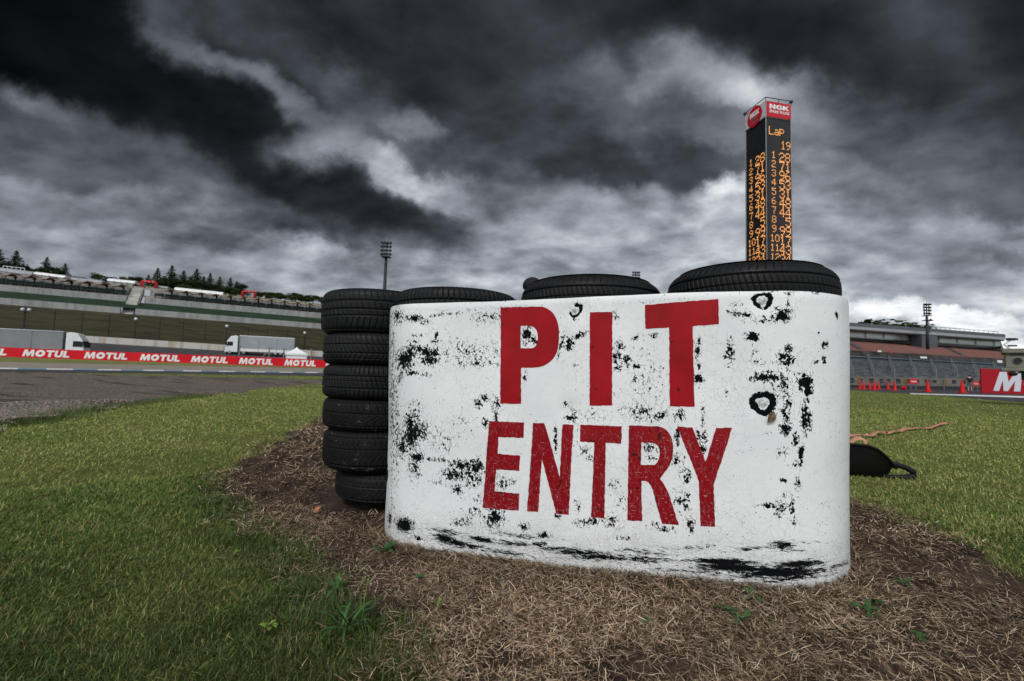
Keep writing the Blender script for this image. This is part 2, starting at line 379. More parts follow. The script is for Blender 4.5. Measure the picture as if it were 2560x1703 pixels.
def soil_nodes(t):
    v = t.pos(); n = t.noise(v, 6, 6, .65); n2 = t.noise(v, 60, 5, .7)
    return v, n, n2
def mat_ground():
    t = NT('turf_base'); v = t.pos(); n = t.noise(v, .35, 5, .6); n2 = t.noise(v, 45, 5, .7); n3 = t.noise(t.pos((1, 3, 1), (0, 0, R(20))), .8, 5, .6)
    c = t.mix(t.rng(n3, .35, .68), (.13, .145, .038), (.25, .235, .085))
    c = t.mix(t.rng(n, .35, .7), c, (.11, .14, .035)); c = t.mix(t.rng(n2, .35, .7), (.06, .075, .02), c)
    t.bump(n2, .8, .02); return t.fin(c, .9, .1)
def mat_dirt():
    t = NT('soil'); v, n, n2 = soil_nodes(t)
    c = t.mix(t.rng(n, .35, .65), (.020, .014, .010), (.082, .058, .042)); c = t.mix(t.rng(n2, .55, .75), c, (.11, .08, .058))
    t.bump(n2, 1, .02); return t.fin(c, .95, .1)
def mat_gravel():
    t = NT('gravel'); v = t.pos(); a = t.voro(v, 48, out='Color'); sep = t.n('ShaderNodeSeparateColor'); t.L.new(a, sep.inputs[0])
    f = t.voro(v, 48); big = t.noise(v, .25, 4)
    c = t.ramp(sep.outputs[0], [(0, (.14, .115, .098)), (.55, (.25, .205, .175)), (.85, (.32, .27, .235)), (1, (.46, .40, .35))])
    c = t.mix(t.rng(big, .4, .65, 0, .45), c, (.22, .175, .15)); fur = t.noise(t.pos((.12, 1.6, 1), (0, 0, R(-33))), 1.1, 3, .5); c = t.mix(t.rng(fur, .56, .62, 0, .85), c, (.05, .042, .036)); c = t.mix(t.rng(f, .3, .75), c, (.05, .042, .036))
    t.bump(f, 1, -.03); return t.fin(c, .9, .2)
def mat_asphalt():
    t = NT('asphalt'); v = t.pos(); n = t.noise(v, .5, 5); n2 = t.noise(v, 80, 3)
    c = t.mix(t.rng(n, .3, .7), (.028, .029, .033), (.05, .05, .055)); t.bump(n2, .4, .01); return t.fin(c, .8, .3)
M['turf'] = mat_ground(); M['soil'] = mat_dirt(); M['gravel'] = mat_gravel(); M['asphalt'] = mat_asphalt()

# ground sheet with finer cells near the camera
def axis(n, near, far, k):
    t = np.linspace(-1, 1, n); return np.sinh(t*k)/np.sinh(k)*far
xs = axis(321, 0, 900, 8.2); ys = axis(321, 0, 900, 8.2)+2.2
X, Y = np.meshgrid(xs, ys); Z = gz(X, Y)-.002
Z = Z + .012*(fnoise(X, Y, 2.2, 5)-.5)*np.exp(-((X)**2+(Y-2)**2)/60)*0
V = np.stack([X, Y, Z], -1).reshape(-1, 3); n = 321
I = np.arange(n*n).reshape(n, n); F4 = np.stack([I[:-1, :-1], I[:-1, 1:], I[1:, 1:], I[1:, :-1]], -1).reshape(-1, 4)
tag(np_mesh('ground', V, F4, mat=M['turf'], smooth=True), kind='structure')
def sheet(name, P, off, mat, step=None, disp=None, kind='structure', soft=None):
    """a ground sheet cut from polygon P, following the terrain, off metres above it"""
    if step is None:
        tris = tessellate_polygon([[Vector((x, y, 0)) for x, y in P]]); vs = [(x, y, off) for x, y in P]
        fs = [t if (Vector(P[t[1]])-Vector(P[t[0]])).cross(Vector(P[t[2]])-Vector(P[t[0]])) > 0 else t[::-1] for t in tris]
        me = bpy.data.meshes.new(name); me.from_pydata(vs, [], fs); return tag(link_mesh(name, me, mat), kind=kind)
    px = [p[0] for p in P]; py = [p[1] for p in P]
    pd = (soft or 0)*2+step; gx = np.arange(max(min(px)-pd, -45), max(px)+pd, step); gy = np.arange(min(py)-pd, max(py)+pd, step)
    X, Y = np.meshgrid(gx, gy); J = step*.9
    keep = inside(P, X+(fnoise(X, Y, .9/step*.2, 3)-.5)*J*6, Y+(fnoise(X, Y, .9/step*.2, 9)-.5)*J*6)
    if soft:
        m = 0; jx = (fnoise(X, Y, .6/soft, 31)-.5)*soft*3; jy = (fnoise(X, Y, .6/soft, 37)-.5)*soft*3
        for a in range(12): r_ = soft*(.35 if a % 2 else 1); m = m+inside(P, X+jx+math.cos(a*.5236)*r_, Y+jy+math.sin(a*.5236)*r_)
        m = m/12.0; Z = gz(X, Y)-.014+.022*m+disp(X, Y)*m; keep = m > .05
    else: Z = gz(X, Y)+off+(disp(X, Y) if disp is not None else 0)
    I = np.arange(X.size).reshape(X.shape); k = keep[:-1, :-1] & keep[1:, 1:] & keep[1:, :-1] & keep[:-1, 1:]
    F4 = np.stack([I[:-1, :-1], I[:-1, 1:], I[1:, 1:], I[1:, :-1]], -1)[k]
    u, inv = np.unique(F4, return_inverse=True); V = np.stack([X, Y, Z], -1).reshape(-1, 3)[u]
    return tag(np_mesh(name, V, inv.reshape(-1, 4), mat=mat, smooth=True), kind=kind)
sheet('dirt_patch', DIRT, 0, M['soil'], .04, lambda x, y: .014*fnoise(x, y, 5, 11, 4), soft=.16)
def rake(x, y):
    s = x*.80-y*.60; return .055*np.maximum(0, np.sin(s*2*math.pi/2.6+fnoise(x, y, .25, 4)*4))**3 + .03*fnoise(x, y, 1.5, 6) + .012*fnoise(x, y, 9, 7)
GNEAR = [(-14, 3.0)] + GRAV[1:10] + [(-4, 17), (-6, 20), (-14, 15)]
sheet('gravel_trap', GRAV, 0, M['gravel'], .14, rake, soft=.35)
sheet('track', TRK, .004, M['asphalt'])

# kerb, painted in alternating white and blue
kt = NT('kerb_paint'); at = kt.attr('run'); s_ = kt.math('FRACT', kt.math('MULTIPLY', at, 1/2.4)); kn = kt.noise(kt.pos(), 2, 4)
kc = kt.mix(kt.math('GREATER_THAN', s_, .5), (.58, .60, .62), (.12, .24, .34)); kc = kt.mix(kt.rng(kn, .5, .9, 0, .5), kc, (.12, .12, .12)); kt.fin(kc, .6)
inn = [Vector((x, y, .008)) for x, y in g2([(-300,916),(0,923),(400,928),(800,933)])] + [Vector((10, 60, .008))]
out = [Vector((x, y, .035)) for x, y in KERB_OUT] + [Vector((10, 63, .035))]
kv = []; kf = []; run = []; d_ = 0
for i in range(len(inn)-1):
    k = 12
    for j in range(k + (1 if i == len(inn)-2 else 0)):
        f = j/k; a = inn[i].lerp(inn[i+1], f); b = out[i].lerp(out[i+1], f)
        kv += [tuple(a), tuple(a.lerp(b, .8)), tuple(b)]; run += [d_+(inn[i+1]-inn[i]).length*f]*3
    d_ += (inn[i+1]-inn[i]).length
for i in range(len(kv)//3-1):
    for q in (0, 1): kf.append((i*3+q, i*3+3+q, i*3+4+q, i*3+1+q))
kerb = np_mesh('kerb', np.array(kv), np.array(kf), mat=kt.m, attrs={'run': run}); tag(kerb, kind='structure')

# white line and red base line on the pit road at the right
mb = MB()
l0, l1, l2, l3 = ground(2275, 983.6), ground(2760, 996), ground(2760, 1001.5), ground(2275, 985.5)
mb.quad(*[(p.x, p.y, .0085) for p in (l0, l3, l2, l1)])
tag(mb.build('edge_line', M['white_paint']), kind='structure')

# ---- ground beyond the track, rising to the hoardings and the road behind
def strip(name, near, far, mat, n=60, xmax=45):
    """ruled strip between two lines; each line = (dist, (px0,py0),(px1,py1)) or list of points"""
    def line(l):
        if isinstance(l, list): return l
        d, a, b = l; p, q = wall_pt(*a, d), wall_pt(*b, d); u = (q-p)/(q.x-p.x)
        return p, u
    (p, u), (q, w) = line(near), line(far); vs = []; fs = []
    for i in range(n+1):
        x = -150+ i*((xmax+150)/n)
        a = p+u*(x-p.x); b = q+w*(x-q.x)
        for k in range(5): vs.append(tuple(a.lerp(b, k/4)))
    for i in range(n):
        for k in range(4): fs.append((i*5+k, i*5+5+k, i*5+6+k, i*5+1+k))
    me = bpy.data.meshes.new(name); me.from_pydata(vs, [], fs); return tag(link_mesh(name, me, mat), kind='structure')
# horizontal-ish lines seen at the left of the sign
Lk = (36.8, (0, 923), (800, 930.5)); Lg = (52, (0, 905), (800, 921.5)); Lb = (65.5, (0, 892), (800, 919))
Lr = (90, (0, 890.6), (800, 913.4)); Lw = (108, (200, 855), (800, 891.7))
Lwt = (108.6, (200, 838.6), (800, 877.6)); L1b = (140, (0, 760.5), (800, 822)); L1t = (140.4, (0, 744), (800, 809))
L2b = (148, (0, 727), (800, 796)); L2t = (148.4, (0, 711.7), (800, 783)); L3b = (152, (0, 706), (800, 779)); L3t = (152.3, (0, 688), (800, 768))
Lc = (162, (0, 682), (800, 762)); Ltop = (215, (0, 676), (800, 760))
M['runoff'] = varied('runoff_gravel', (.21, .185, .16), .2, 1.0, .9, .5)
M['verge'] = varied('verge_grass', (.13, .14, .04), .35, .5, .95, .5)
M['slope_grass'] = varied('slope_grass', (.030, .029, .012), .55, .35, .95, .6, stretch=(.4, 1, 2.5))
M['terrace_grass'] = varied('terrace_grass', (.011, .028, .015), .4, .3, .95, .5)
M['terrace_paving'] = varied('terrace_paving', (.22, .20, .18), .25, .5, .9)
k0, k1 = (Vector((*KERB_OUT[i], .02)) for i in (1, 3)); Lg0 = [k0, (k1-k0)/(k1.x-k0.x)]
strip('runoff_area', Lg0, Lg, M['runoff'], xmax=6); strip('verge', Lg, Lb, M['verge'], xmax=6)
strip('service_road', Lb, Lr, M['asphalt'], xmax=25); strip('paddock_road', Lr, Lw, M['asphalt'], xmax=30)
strip('hillside', Lwt, L1b, M['slope_grass'], n=90); strip('terrace', L1t, L2b, M['terrace_grass']); strip('seating_terrace', L2t, L3b, M['terrace_paving'])
strip('upper_terrace', L3t, Lc, M['terrace_paving']); strip('hilltop', Lc, Ltop, M['verge'])

def wall_between(name, bot, top, px0, px1, depth, mat, label, cat, group=None, parts=None):
    """concrete retaining wall between two lines, from px0 to px1"""
    d, a, b = bot; p, q = wall_pt(*a, d), wall_pt(*b, d); d2, a2, b2 = top; r, s = wall_pt(*a2, d), wall_pt(*b2, d)
    def on(P, Q, px):
        rr = ray(px, 900); n = Vector((-.440, .898, 0)); t = d/(n.x*rr.x+n.y*rr.y); x = rr.x*t
        return P+(Q-P)*((x-P.x)/(Q.x-P.x))
    A, B, Cc, D = on(p, q, px0), on(p, q, px1), on(r, s, px1), on(r, s, px0)
    for v in (A, B): v.z -= .3
    back = Vector((-.440, .898, 0))*depth; m = MB(); n = 30
    vs = []; fs = []
    for i in range(n+1):
        f = i/n; lo = A.lerp(B, f); hi = D.lerp(Cc, f)
        vs += [lo, hi, hi+back, lo+back]
    for i in range(n):
        for k in range(4): fs.append((i*4+k, i*4+4+k, i*4+4+(k+1) % 4, i*4+(k+1) % 4))
    fs += [(3, 2, 1, 0), (n*4, n*4+1, n*4+2, n*4+3)]
    m.add(vs, fs); o = m.build(name, mat, org=A); o.location = A
    return tag(o, label, cat, group), A, B, Cc, D
wt_ = NT('stained_concrete'); v = wt_.pos((1, 1, .25)); n_ = wt_.noise(v, .9, 6, .65); n2_ = wt_.noise(wt_.pos((.25, .25, 1)), .6, 4)
c_ = wt_.mix(wt_.rng(n_, .42, .72), (.28, .285, .285), (.15, .155, .155)); c_ = wt_.mix(wt_.rng(n2_, .55, .8, 0, .5), c_, (.18, .17, .15)); M['wall'] = wt_.fin(c_, .9)
wt_ = NT('rust_streaked_concrete'); v = wt_.pos((1, 1, .12)); n_ = wt_.noise(v, 1.1, 5, .6)
c_ = wt_.mix(wt_.rng(n_, .5, .75), (.46, .45, .42), (.26, .18, .10)); M['low_wall'] = wt_.fin(c_, .9)
wall_between('retaining_wall', L1b, L1t, -420, 290, .5, M['wall'], 'weathered concrete wall of the lower terrace, left of the stairway', 'wall')
wall_between('retaining_wall', L1b, L1t, 328, 1500, .5, M['wall'], 'weathered concrete wall of the lower terrace, right of the stairway', 'wall')
wall_between('retaining_wall', L2b, L2t, -420, 311, .5, M['wall'], 'pale concrete wall of the upper terrace, left of the stairway', 'wall')
wall_between('retaining_wall', L2b, L2t, 349, 1500, .5, M['wall'], 'pale concrete wall of the upper terrace, right of the stairway', 'wall')
wall_between('retaining_wall', L3b, L3t, -420, 324, .4, M['wall'], 'pale back wall behind the benches, left of the stairway', 'wall')
wall_between('retaining_wall', L3b, L3t, 362, 1500, .4, M['wall'], 'pale back wall behind the benches, right of the stairway', 'wall')
wall_between('low_wall', Lw, Lwt, -420, 1500, .35, M['low_wall'], 'long low white wall with rust streaks behind the parked trucks', 'wall')
# stairway up the hill
st = empty('stairway', wall_pt(312, 800, 139), 0, 'steep concrete stairway between the terrace walls', 'stairs')
m = MB(); nst = 26
p0, p1 = wall_pt(296, 800, 138.5), wall_pt(330, 800, 138.5); q0, q1 = wall_pt(333, 720, 153), wall_pt(362, 722, 153)
for i in range(nst):
    a = p0.lerp(q0, i/nst); b = p1.lerp(q1, i/nst); c = p0.lerp(q0, (i+1)/nst); d = p1.lerp(q1, (i+1)/nst)
    zt = max(c.z, d.z)
    vs = [(a.x, a.y, a.z-1.2), (b.x, b.y, b.z-1.2), (d.x, d.y, b.z-1.2), (c.x, c.y, a.z-1.2), (a.x, a.y, c.z), (b.x, b.y, d.z), (d.x, d.y, d.z), (c.x, c.y, c.z)]
    m.add(vs, [(0,3,2,1),(4,5,6,7),(0,1,5,4),(1,2,6,5),(2,3,7,6),(3,0,4,7)])
m.build('steps', M['concrete'], st, org=st.location)
for s0, s1 in ((p0, q0), (p1, q1)):
    m = MB(); m.tube([s0+Vector((0,0,.9)), s1+Vector((0,0,1.0))], .06, 6)
    for k in range(8):
        c = s0.lerp(s1, k/7); m.cyl(c, c+Vector((0,0,1)), .05, n=6)
    m.build('handrail', M['dark_metal'], st, org=st.location)

# ------------------------------------------------------------------ lettering
GL = {
 'M': (1.28, [[(0,0),(.10,1),(.42,1),(.62,.48),(.85,1),(1.17,1),(1.28,0),(.97,0),(.92,.55),(.70,0),(.50,0),(.33,.55),(.28,0)]]),
 'T': (.92, [[(.31,0),(.31,.75),(0,.75),(0,1),(.92,1),(.92,.75),(.61,.75),(.61,0)]]),
 'U': (.90, [[(0,1),(0,.34),(.05,.15),(.16,.04),(.32,0),(.58,0),(.74,.04),(.85,.15),(.90,.34),(.90,1),(.62,1),(.62,.36),(.57,.26),(.45,.23),(.33,.26),(.28,.36),(.28,1)]]),
 'L': (.74, [[(0,0),(0,1),(.30,1),(.30,.25),(.74,.25),(.74,0)]]),
 'N': (.86, [[(0,0),(0,1),(.26,1),(.60,.45),(.60,1),(.86,1),(.86,0),(.60,0),(.26,.55),(.26,0)]]),
 'K': (.90, [[(0,0),(0,1),(.28,1),(.28,.62),(.58,1),(.90,1),(.52,.55),(.92,0),(.58,0),(.32,.38),(.28,.33),(.28,0)]]),
 'G': (.92, [[(.92,.76),(.80,.92),(.62,1),(.36,1),(.14,.90),(0,.66),(0,.34),(.14,.10),(.36,0),(.60,0),(.92,.10),(.92,.55),(.50,.55),(.50,.36),(.66,.36),(.66,.25),(.56,.22),(.42,.24),(.30,.36),(.30,.64),(.42,.77),(.56,.77),(.68,.68)]]),
}
def ell(cx, cy, rx, ry, n=22, rev=False):
    p = [(cx+rx*math.cos(2*math.pi*i/n), cy+ry*math.sin(2*math.pi*i/n)) for i in range(n)]; return p[::-1] if rev else p
GL['O'] = (1.08, [ell(.54,.5,.54,.52), ell(.54,.5,.21,.20, rev=True)])
def word(mb, text, fn, x0, width, y0, y1, thick, slant=0.0, gap=.08):
    tot = sum(GL[c][0] for c in text)+gap*(len(text)-1); k = width/tot; x = 0
    for c in text:
        w, loops = GL[c]; L = [[(x0+(x+p[0]+slant*p[1])*k, y0+p[1]*(y1-y0)) for p in lp] for lp in loops]
        mb.slab(L[0], thick, L[1:], M=fn); x += w+gap
def font_word(name, text, mat, parent, size, M4, extr=.004):
    cu = bpy.data.curves.new('letters', 'FONT'); cu.body = text; cu.size = size; cu.extrude = extr; cu.align_x = 'CENTER'; cu.align_y = 'CENTER'; cu.resolution_u = 2; cu.offset = size*.018
    o = bpy.data.objects.new('letters', cu); C.objects.link(o); dg = bpy.context.evaluated_depsgraph_get()
    me = bpy.data.meshes.new_from_object(o.evaluated_get(dg)); bpy.data.objects.remove(o); me.name = name
    me.transform(M4); me.materials.clear(); return link_mesh(name, me, mat, parent)

# ------------------------------------------------------------------ left hoarding
TN = Vector((-.440, .898, 0)).normalized(); TD = Vector((.898, .440, 0)).normalized()
def line_fn(l):
    d, a, b = l; p, q = wall_pt(*a, d), wall_pt(*b, d); s0, s1 = p.dot(TD), q.dot(TD)
    dd = p.dot(TN)
    return lambda s: Vector((TD.x*s+TN.x*dd, TD.y*s+TN.y*dd, p.z+(q.z-p.z)*(s-s0)/(s1-s0)))
def s_of(px, d):
    return wall_pt(px, 900, d).dot(TD)
BOT = line_fn((65.5, (0, 892), (800, 920))); TOPL = line_fn((65.5, (0, 868), (800, 899.5)))
sA, sB = s_of(-420, 65.5), s_of(1330, 65.5)
hb = empty('advertising_hoarding', BOT(sA), 0, 'long low red banner with white lettering along the far side of the track', 'banner')
mb = MB(); n = 60; vs = []; fs = []
for i in range(n+1):
    s = sA+(sB-sA)*i/n; a, b = BOT(s), TOPL(s); a.z -= .25
    a2, b2 = a+TN*.5, b+TN*.5; vs += [a, b, b2, a2]
for i in range(n):
    for k in range(4): fs.append((i*4+(k+1) % 4, i*4+4+(k+1) % 4, i*4+4+k, i*4+k))
fs += [(0,1,2,3), (n*4+3, n*4+2, n*4+1, n*4)]
mb.add(vs, fs); mb.build('board', M['red_paint'], hb, org=hb.location)
starts = [s_of(p, 65.5) for p in (54, 209, 349, 477, 597, 711)]; sp = (starts[-1]-starts[0])/5
ws = s_of(172, 65.5)-s_of(54, 65.5)
alls = [starts[0]-sp*k for k in (6,5,4,3,2,1)]+starts+[starts[-1]+sp*k for k in range(1, 14)]
for s0 in alls:
    if s0+ws > sB: break
    def fn(p, s0=s0):
        a, b = BOT(s0+p.x), TOPL(s0+p.x); return a.lerp(b, p.y) - TN*(.012+p.z)
    mb = MB(); word(mb, 'MOTUL', fn, 0, ws, .15, .86, .012, slant=.16); mb.build('lettering', M['white_paint'], hb, org=hb.location)

# grey posts standing just behind the hoarding
def z_at(l, px, d=None): return wall_pt(px, 900, l[0])
post_proto = None
for i, (px, yt) in enumerate(((595, 866), (661, 877), (671, 870), (708, 871.5), (778, 873))):
    b = BOT(s_of(px, 65.5))+TN*1.1; tpt = wall_pt(px, yt, 66.6); h = tpt.z-b.z
    m = MB()
    if i == 1:
        q = wall_pt(643, 893, 66.6); q.z = b.z+.3; tt = wall_pt(668, 880, 66.6); m.cyl(q, tt, .06, n=8); m.box((q.x-.15, q.y-.15, q.z-.3), (q.x+.15, q.y+.15, q.z))
        o = m.build('strut', M['metal_grey'], org=q); o.location = q; tag(o, 'slanting grey strut leaning on the post in front of the right-hand truck', 'strut'); continue
    m.cyl((0,0,-.3), (0,0,h), .085, .085, 8); m.box((-.12,-.12,h), (.12,.12,h+.05)); o = m.build('post', M['metal_grey']); o.location = b
    tag(o, ['short grey post in front of the white cab of the right-hand truck', '', 'short grey post in front of the middle of the right-hand truck body', 'short grey post just left of the white pointed tent', 'short grey post right of the white pointed tent'][i], 'post', 'short grey posts behind the hoarding')

# ------------------------------------------------------------------ trucks
M['truck_grey'] = varied('truck_side_grey', (.20, .21, .215), .12, .5, .5); M['truck_white'] = varied('truck_white', (.66, .68, .69), .05, 1, .35)
M['truck_silver'] = varied('truck_silver', (.30, .33, .35), .12, .6, .35, metal=.3); M['tyre_plain'] = varied('tyre_plain', (.018, .018, .018), .3, 5, .8)
M['screen'] = varied('dark_glass', (.008, .010, .012), .2, 2, .08)
def truck(loc, rz, box_len, box_h, W, label, side, roofc, wheels):
    """x = forward, cab at the front; total height 3.75 m"""
    t = empty('truck', loc, rz, label, 'truck', 'trucks parked behind the hoarding'); Ht = 3.75
    m = MB(); m.box((-box_len, -W/2, Ht-box_h), (0, W/2, Ht-.16)); o = m.build('cargo_box', side, t, bevel=.05)
    m = MB(); m.box((-box_len-.03, -W/2-.03, Ht-.16), (.03, W/2+.03, Ht)); m.build('roof', roofc, t, bevel=.04)
    m = MB(); m.box((-box_len-.02, -W/2-.02, Ht-box_h-.55), (.0, W/2+.02, Ht-box_h)); m.build('side_skirt', roofc, t)
    for k in range(int(box_len/3.2)+1):
        x = -k*3.2-.1
        for y in (-W/2-.035, W/2):
            m = MB(); m.box((x-.04, y, Ht-box_h-.5), (x+.04, y+.035, Ht-.2)); m.build('side_rib', M['metal_grey'], t)
    m = MB(); m.box((-box_len, -.5, .55), (2.0, .5, .95)); m.box((.02, -W/2+.1, .6), (.35, W/2-.1, 2.6)); m.build('chassis', M['dark_metal'], t)
    # cab from a side profile
    prof = [(.25,.45),(2.20,.45),(2.27,.9),(2.23,1.55),(2.05,2.55),(1.95,2.75),(1.45,3.5),(.75,3.68),(.25,3.6)]
    m = MB(); Mx = Matrix(((1,0,0,0),(0,0,-1,W/2-.04),(0,1,0,0),(0,0,0,1))); m.slab(prof, W-.08, M=Mx); cab = m.build('cab', M['truck_white'], t, bevel=.07)
    for y in (-W/2+.02, W/2-.03): m = MB(); m.slab([(1.05,1.65),(2.02,1.65),(1.90,2.45),(1.05,2.45)], .02, M=Matrix(((1,0,0,0),(0,0,1,y-.01),(0,1,0,0),(0,0,0,1)))); m.build('side_window', M['screen'], cab)
    m = MB(); m.add([(2.25,-W/2+.15,1.6),(2.25,W/2-.15,1.6),(2.08,W/2-.2,2.5),(2.08,-W/2+.2,2.5)], [(0,1,2,3)]); m.build('windscreen', M['screen'], cab)
    m = MB(); m.box((2.15,-W/2+.02,.3),(2.33,W/2-.02,.75)); m.build('bumper', M['truck_white'], cab, bevel=.03)
    for y in (-W/2+.3, W/2-.3):
        m = MB(); m.box((2.25,y-.18,.8),(2.30,y+.18,1.0)); m.build('headlight', M['glass'], cab)
    for y in (-W/2-.12, W/2+.12):
        m = MB(); m.box((2.02,y-.1,1.7),(2.17,y+.1,2.35)); m.cyl((1.98,y*.93,2.3),(2.1,y,2.3),.03); m.build('mirror', M['dark_metal'], cab)
    for x in wheels:
        for y in (-W/2+.05, W/2-.35):
            m = MB(); m.cyl((x,y,.5),(x,y+.3,.5),.5,.5,20); w = m.build('wheel', M['tyre_plain'], t)
            yy_ = y-.01 if y < 0 else y+.31
            m = MB(); m.cyl((x,yy_-.01,.5),(x,yy_+.01,.5),.26,.26,14); m.build('rim', M['truck_silver'], w)
    return t
ang = math.atan2(TD.y, TD.x)
p = wall_pt(163, 900, 86); p.z = .62
truck(p, ang, 12.5, 2.62, 2.45, 'long grey articulated trailer with white cab facing right, leftmost of the trucks', M['truck_grey'], M['truck_silver'], (1.6, -1.2, -8.8, -10.1, -11.4))
p = wall_pt(597, 900, 104); p.z = 2.25
bl = wall_pt(733, 900, 104)-wall_pt(597, 900, 104)
truck(p, ang+math.pi, bl.length, 2.55, 2.45, 'silver grey box truck with white cab facing left, parked against the low wall', M['truck_silver'], M['truck_white'], (1.55, .1-.9, -bl.length*.55-1, -bl.length*.75, -bl.length*.75-1.3))

# ------------------------------------------------------------------ white tent
p = wall_pt(740, 900, 78.7); p.z = .6; W_ = 1.5
tt = empty('pop_up_tent', p, ang, 'white pointed pop-up tent in front of the rear of the right-hand truck', 'tent')
m = MB(); e_ = 1.76; n = 6; vs = []; fs = []
for k in range(n+1):
    f = k/n; r = W_*(1-f)**1.35*1.04+.001; z = e_+1.05*f
    vs += [(-r,-r,z),(r,-r,z),(r,r,z),(-r,r,z)]
for k in range(n):
    for i in range(4): fs.append((k*4+i, k*4+(i+1) % 4, k*4+4+(i+1) % 4, k*4+4+i))
m.add(vs, fs); m.box((-W_*1.05,-W_*1.05,e_-.28),(W_*1.05,-W_*1.03,e_+.01)); m.box((-W_*1.05,W_*1.03,e_-.28),(W_*1.05,W_*1.05,e_+.01)); m.box((-W_*1.05,-W_*1.03,e_-.28),(-W_*1.03,W_*1.03,e_+.01)); m.box((W_*1.03,-W_*1.03,e_-.28),(W_*1.05,W_*1.03,e_+.01))
m.build('canopy', M['white_paint'], tt)
m = MB(); m.box((-W_+.05,-W_+.02,.1),(W_-.05,-W_+.04,e_-.2)); m.box((-W_+.02,-W_+.05,.1),(-W_+.04,W_-.05,e_-.2)); m.build('side_wall', M['white_paint'], tt)
for x in (-W_, W_):
    for y in (-W_, W_):
        m = MB(); m.cyl((x,y,-.1),(x,y,e_),.035); m.build('leg', M['metal_grey'], tt)

# ------------------------------------------------------------------ fence and globe lamps along the low wall
LwF = line_fn(Lwt)
fpx = [-330,-240,-160,-90,-20,50,127,197,265,330,393,452,508,561,616,664,715,760,808,850,890,930,970]
ftop = line_fn((109.5, (127, 776), (760, 829)))
fb = empty('mesh_fence', LwF(s_of(fpx[0],109.5))+TN*1.0, 0, 'tall wire fence on grey posts along the foot of the grassy slope', 'fence')
pts = []
for px in fpx:
    s = s_of(px, 109.5); a = LwF(s)+TN*.95; a.z -= .6; b = ftop(s); pts.append((a, b))
    m = MB(); m.cyl(a, b, .075, .065, 8); m.sphere(b, .085, 8, 5); m.build('fence_post', M['dark_metal'], fb, org=fb.location)
m = MB()
for k in (.30, .5, .68, .82, .95):
    m.tube([a.lerp(b, k) for a, b in pts], .022 if k < .9 else .04, 5)
m.build('fence_wire', M['dark_metal'], fb, org=fb.location)
M['globe'] = varied('white_globe', (.55, .56, .58), .05, 2, .25)
for px, y, d_, lb in ((50, 773, 108.9, 'globe lamp on a tall post, leftmost of the four by the fence'), (330, 797, 108.9, 'globe lamp on a post below the stairway'), (561, 815, 108.9, 'globe lamp on a post above the front of the right-hand truck'), (758, 832, 108.9, 'globe lamp on a post behind the white pointed tent')):
    s = s_of(px, d_); a = LwF(s)+TN*.62; a.z -= .6; b = wall_pt(px, y, d_-.0)
    q = empty('globe_lamp', a, 0, lb, 'lamp', 'globe lamps along the fence'); h = b.z-a.z
    m = MB(); m.cyl((0,0,0),(0,0,h-.3),.09,.07); m.cyl((0,0,h-.35),(0,0,h-.22),.16,.1); m.build('pole', M['dark_metal'], q)
    if px == 50:
        for sx in (-.42,.42):
            m = MB(); m.sphere((sx*TD.x,sx*TD.y,h),.29,14,10); m.build('globe', M['globe'], q, smooth=True)
        m = MB(); m.tube([(-.42*TD.x,-.42*TD.y,h-.3),(0,0,h-.45),(.42*TD.x,.42*TD.y,h-.3)],.04,6); m.build('bracket', M['dark_metal'], q)
    else:
        m = MB(); m.sphere((0,0,h),.30,14,10); m.build('globe', M['globe'], q, smooth=True)

# ------------------------------------------------------------------ shade canopies and benches on the terrace
M['canvas'] = varied('beige_canvas', (.25, .215, .175), .2, .8, .9); M['brown_frame'] = varied('brown_frame', (.13, .055, .042), .25, 2, .7)
M['teal_post'] = varied('dark_post', (.016, .026, .026), .2, 2, .6)
l2 = line_fn((149.6, (0, 711.7), (800, 783))); lt = line_fn((149.6, (0, 683), (800, 762.5)))
pitch = (s_of(294, 149.6)-s_of(18, 149.6))/6
def canopy_proto(h):
    q = empty('shade_canopy', (0,0,0), ang)
    m = MB(); n = 12; vs = []; fs = []
    for i in range(n+1):
        x = -pitch/2+pitch*i/n; f = abs(2*(i/n)-1); sag = -.75*(1-f**2)
        for y in (-1.6, 1.8):
            vs += [(x, y, h+sag+.12*y), (x, y, h+sag+.12*y+.07)]
    for i in range(n):
        a = i*4; b = a+4; fs += [(a+1, b+1, b+3, a+3), (a, a+2, b+2, b), (a, b, b+1, a+1), (a+2, a+3, b+3, b+2)]
    m.add(vs, fs); m.build('canopy_sheet', M['canvas'], q)
    m = MB(); x = pitch/2
    for y in (-1.55, 1.7):
        m.cyl((x, y, h+.12*y+.16), (x-1.15, y, h-1.05+.12*y), .12, n=6); m.cyl((x, y, h+.12*y+.16), (x+1.15, y, h-1.05+.12*y), .12, n=6)
    m.cyl((x,-1.7,h-.06),(x,1.85,h+.36),.1,n=6); m.build('frame', M['brown_frame'], q)
    m = MB(); m.cyl((x,0,-.3),(x,0,h+.1),.22,.16,8); m.cyl((x,0,h-1.2),(x,0,h-.5),.34,.2,8); m.build('post', M['teal_post'], q)
    return q
def bench_proto():
    q = empty('bench', (0,0,0), ang); m = MB(); m.box((-1.0,-.5,.50),(1.0,-.05,.58)); m.build('seat', M['teal_post'], q)
    m = MB(); m.box((-1.0,-.03,.5),(1.0,.05,1.1)); m.build('backrest', M['teal_post'], q)
    for x in (-.8,.8):
        m = MB(); m.box((x-.06,-.5,0),(x+.06,0,.5)); m.build('leg', M['teal_post'], q)
    return q
cp = bp = None; ci = 0; bench_row = []
z_h = (lt(s_of(300,149.6))-l2(s_of(300,149.6))).z
s0 = s_of(18, 149.6)-pitch/2; nb = 0
row_names = []
k_first = -3
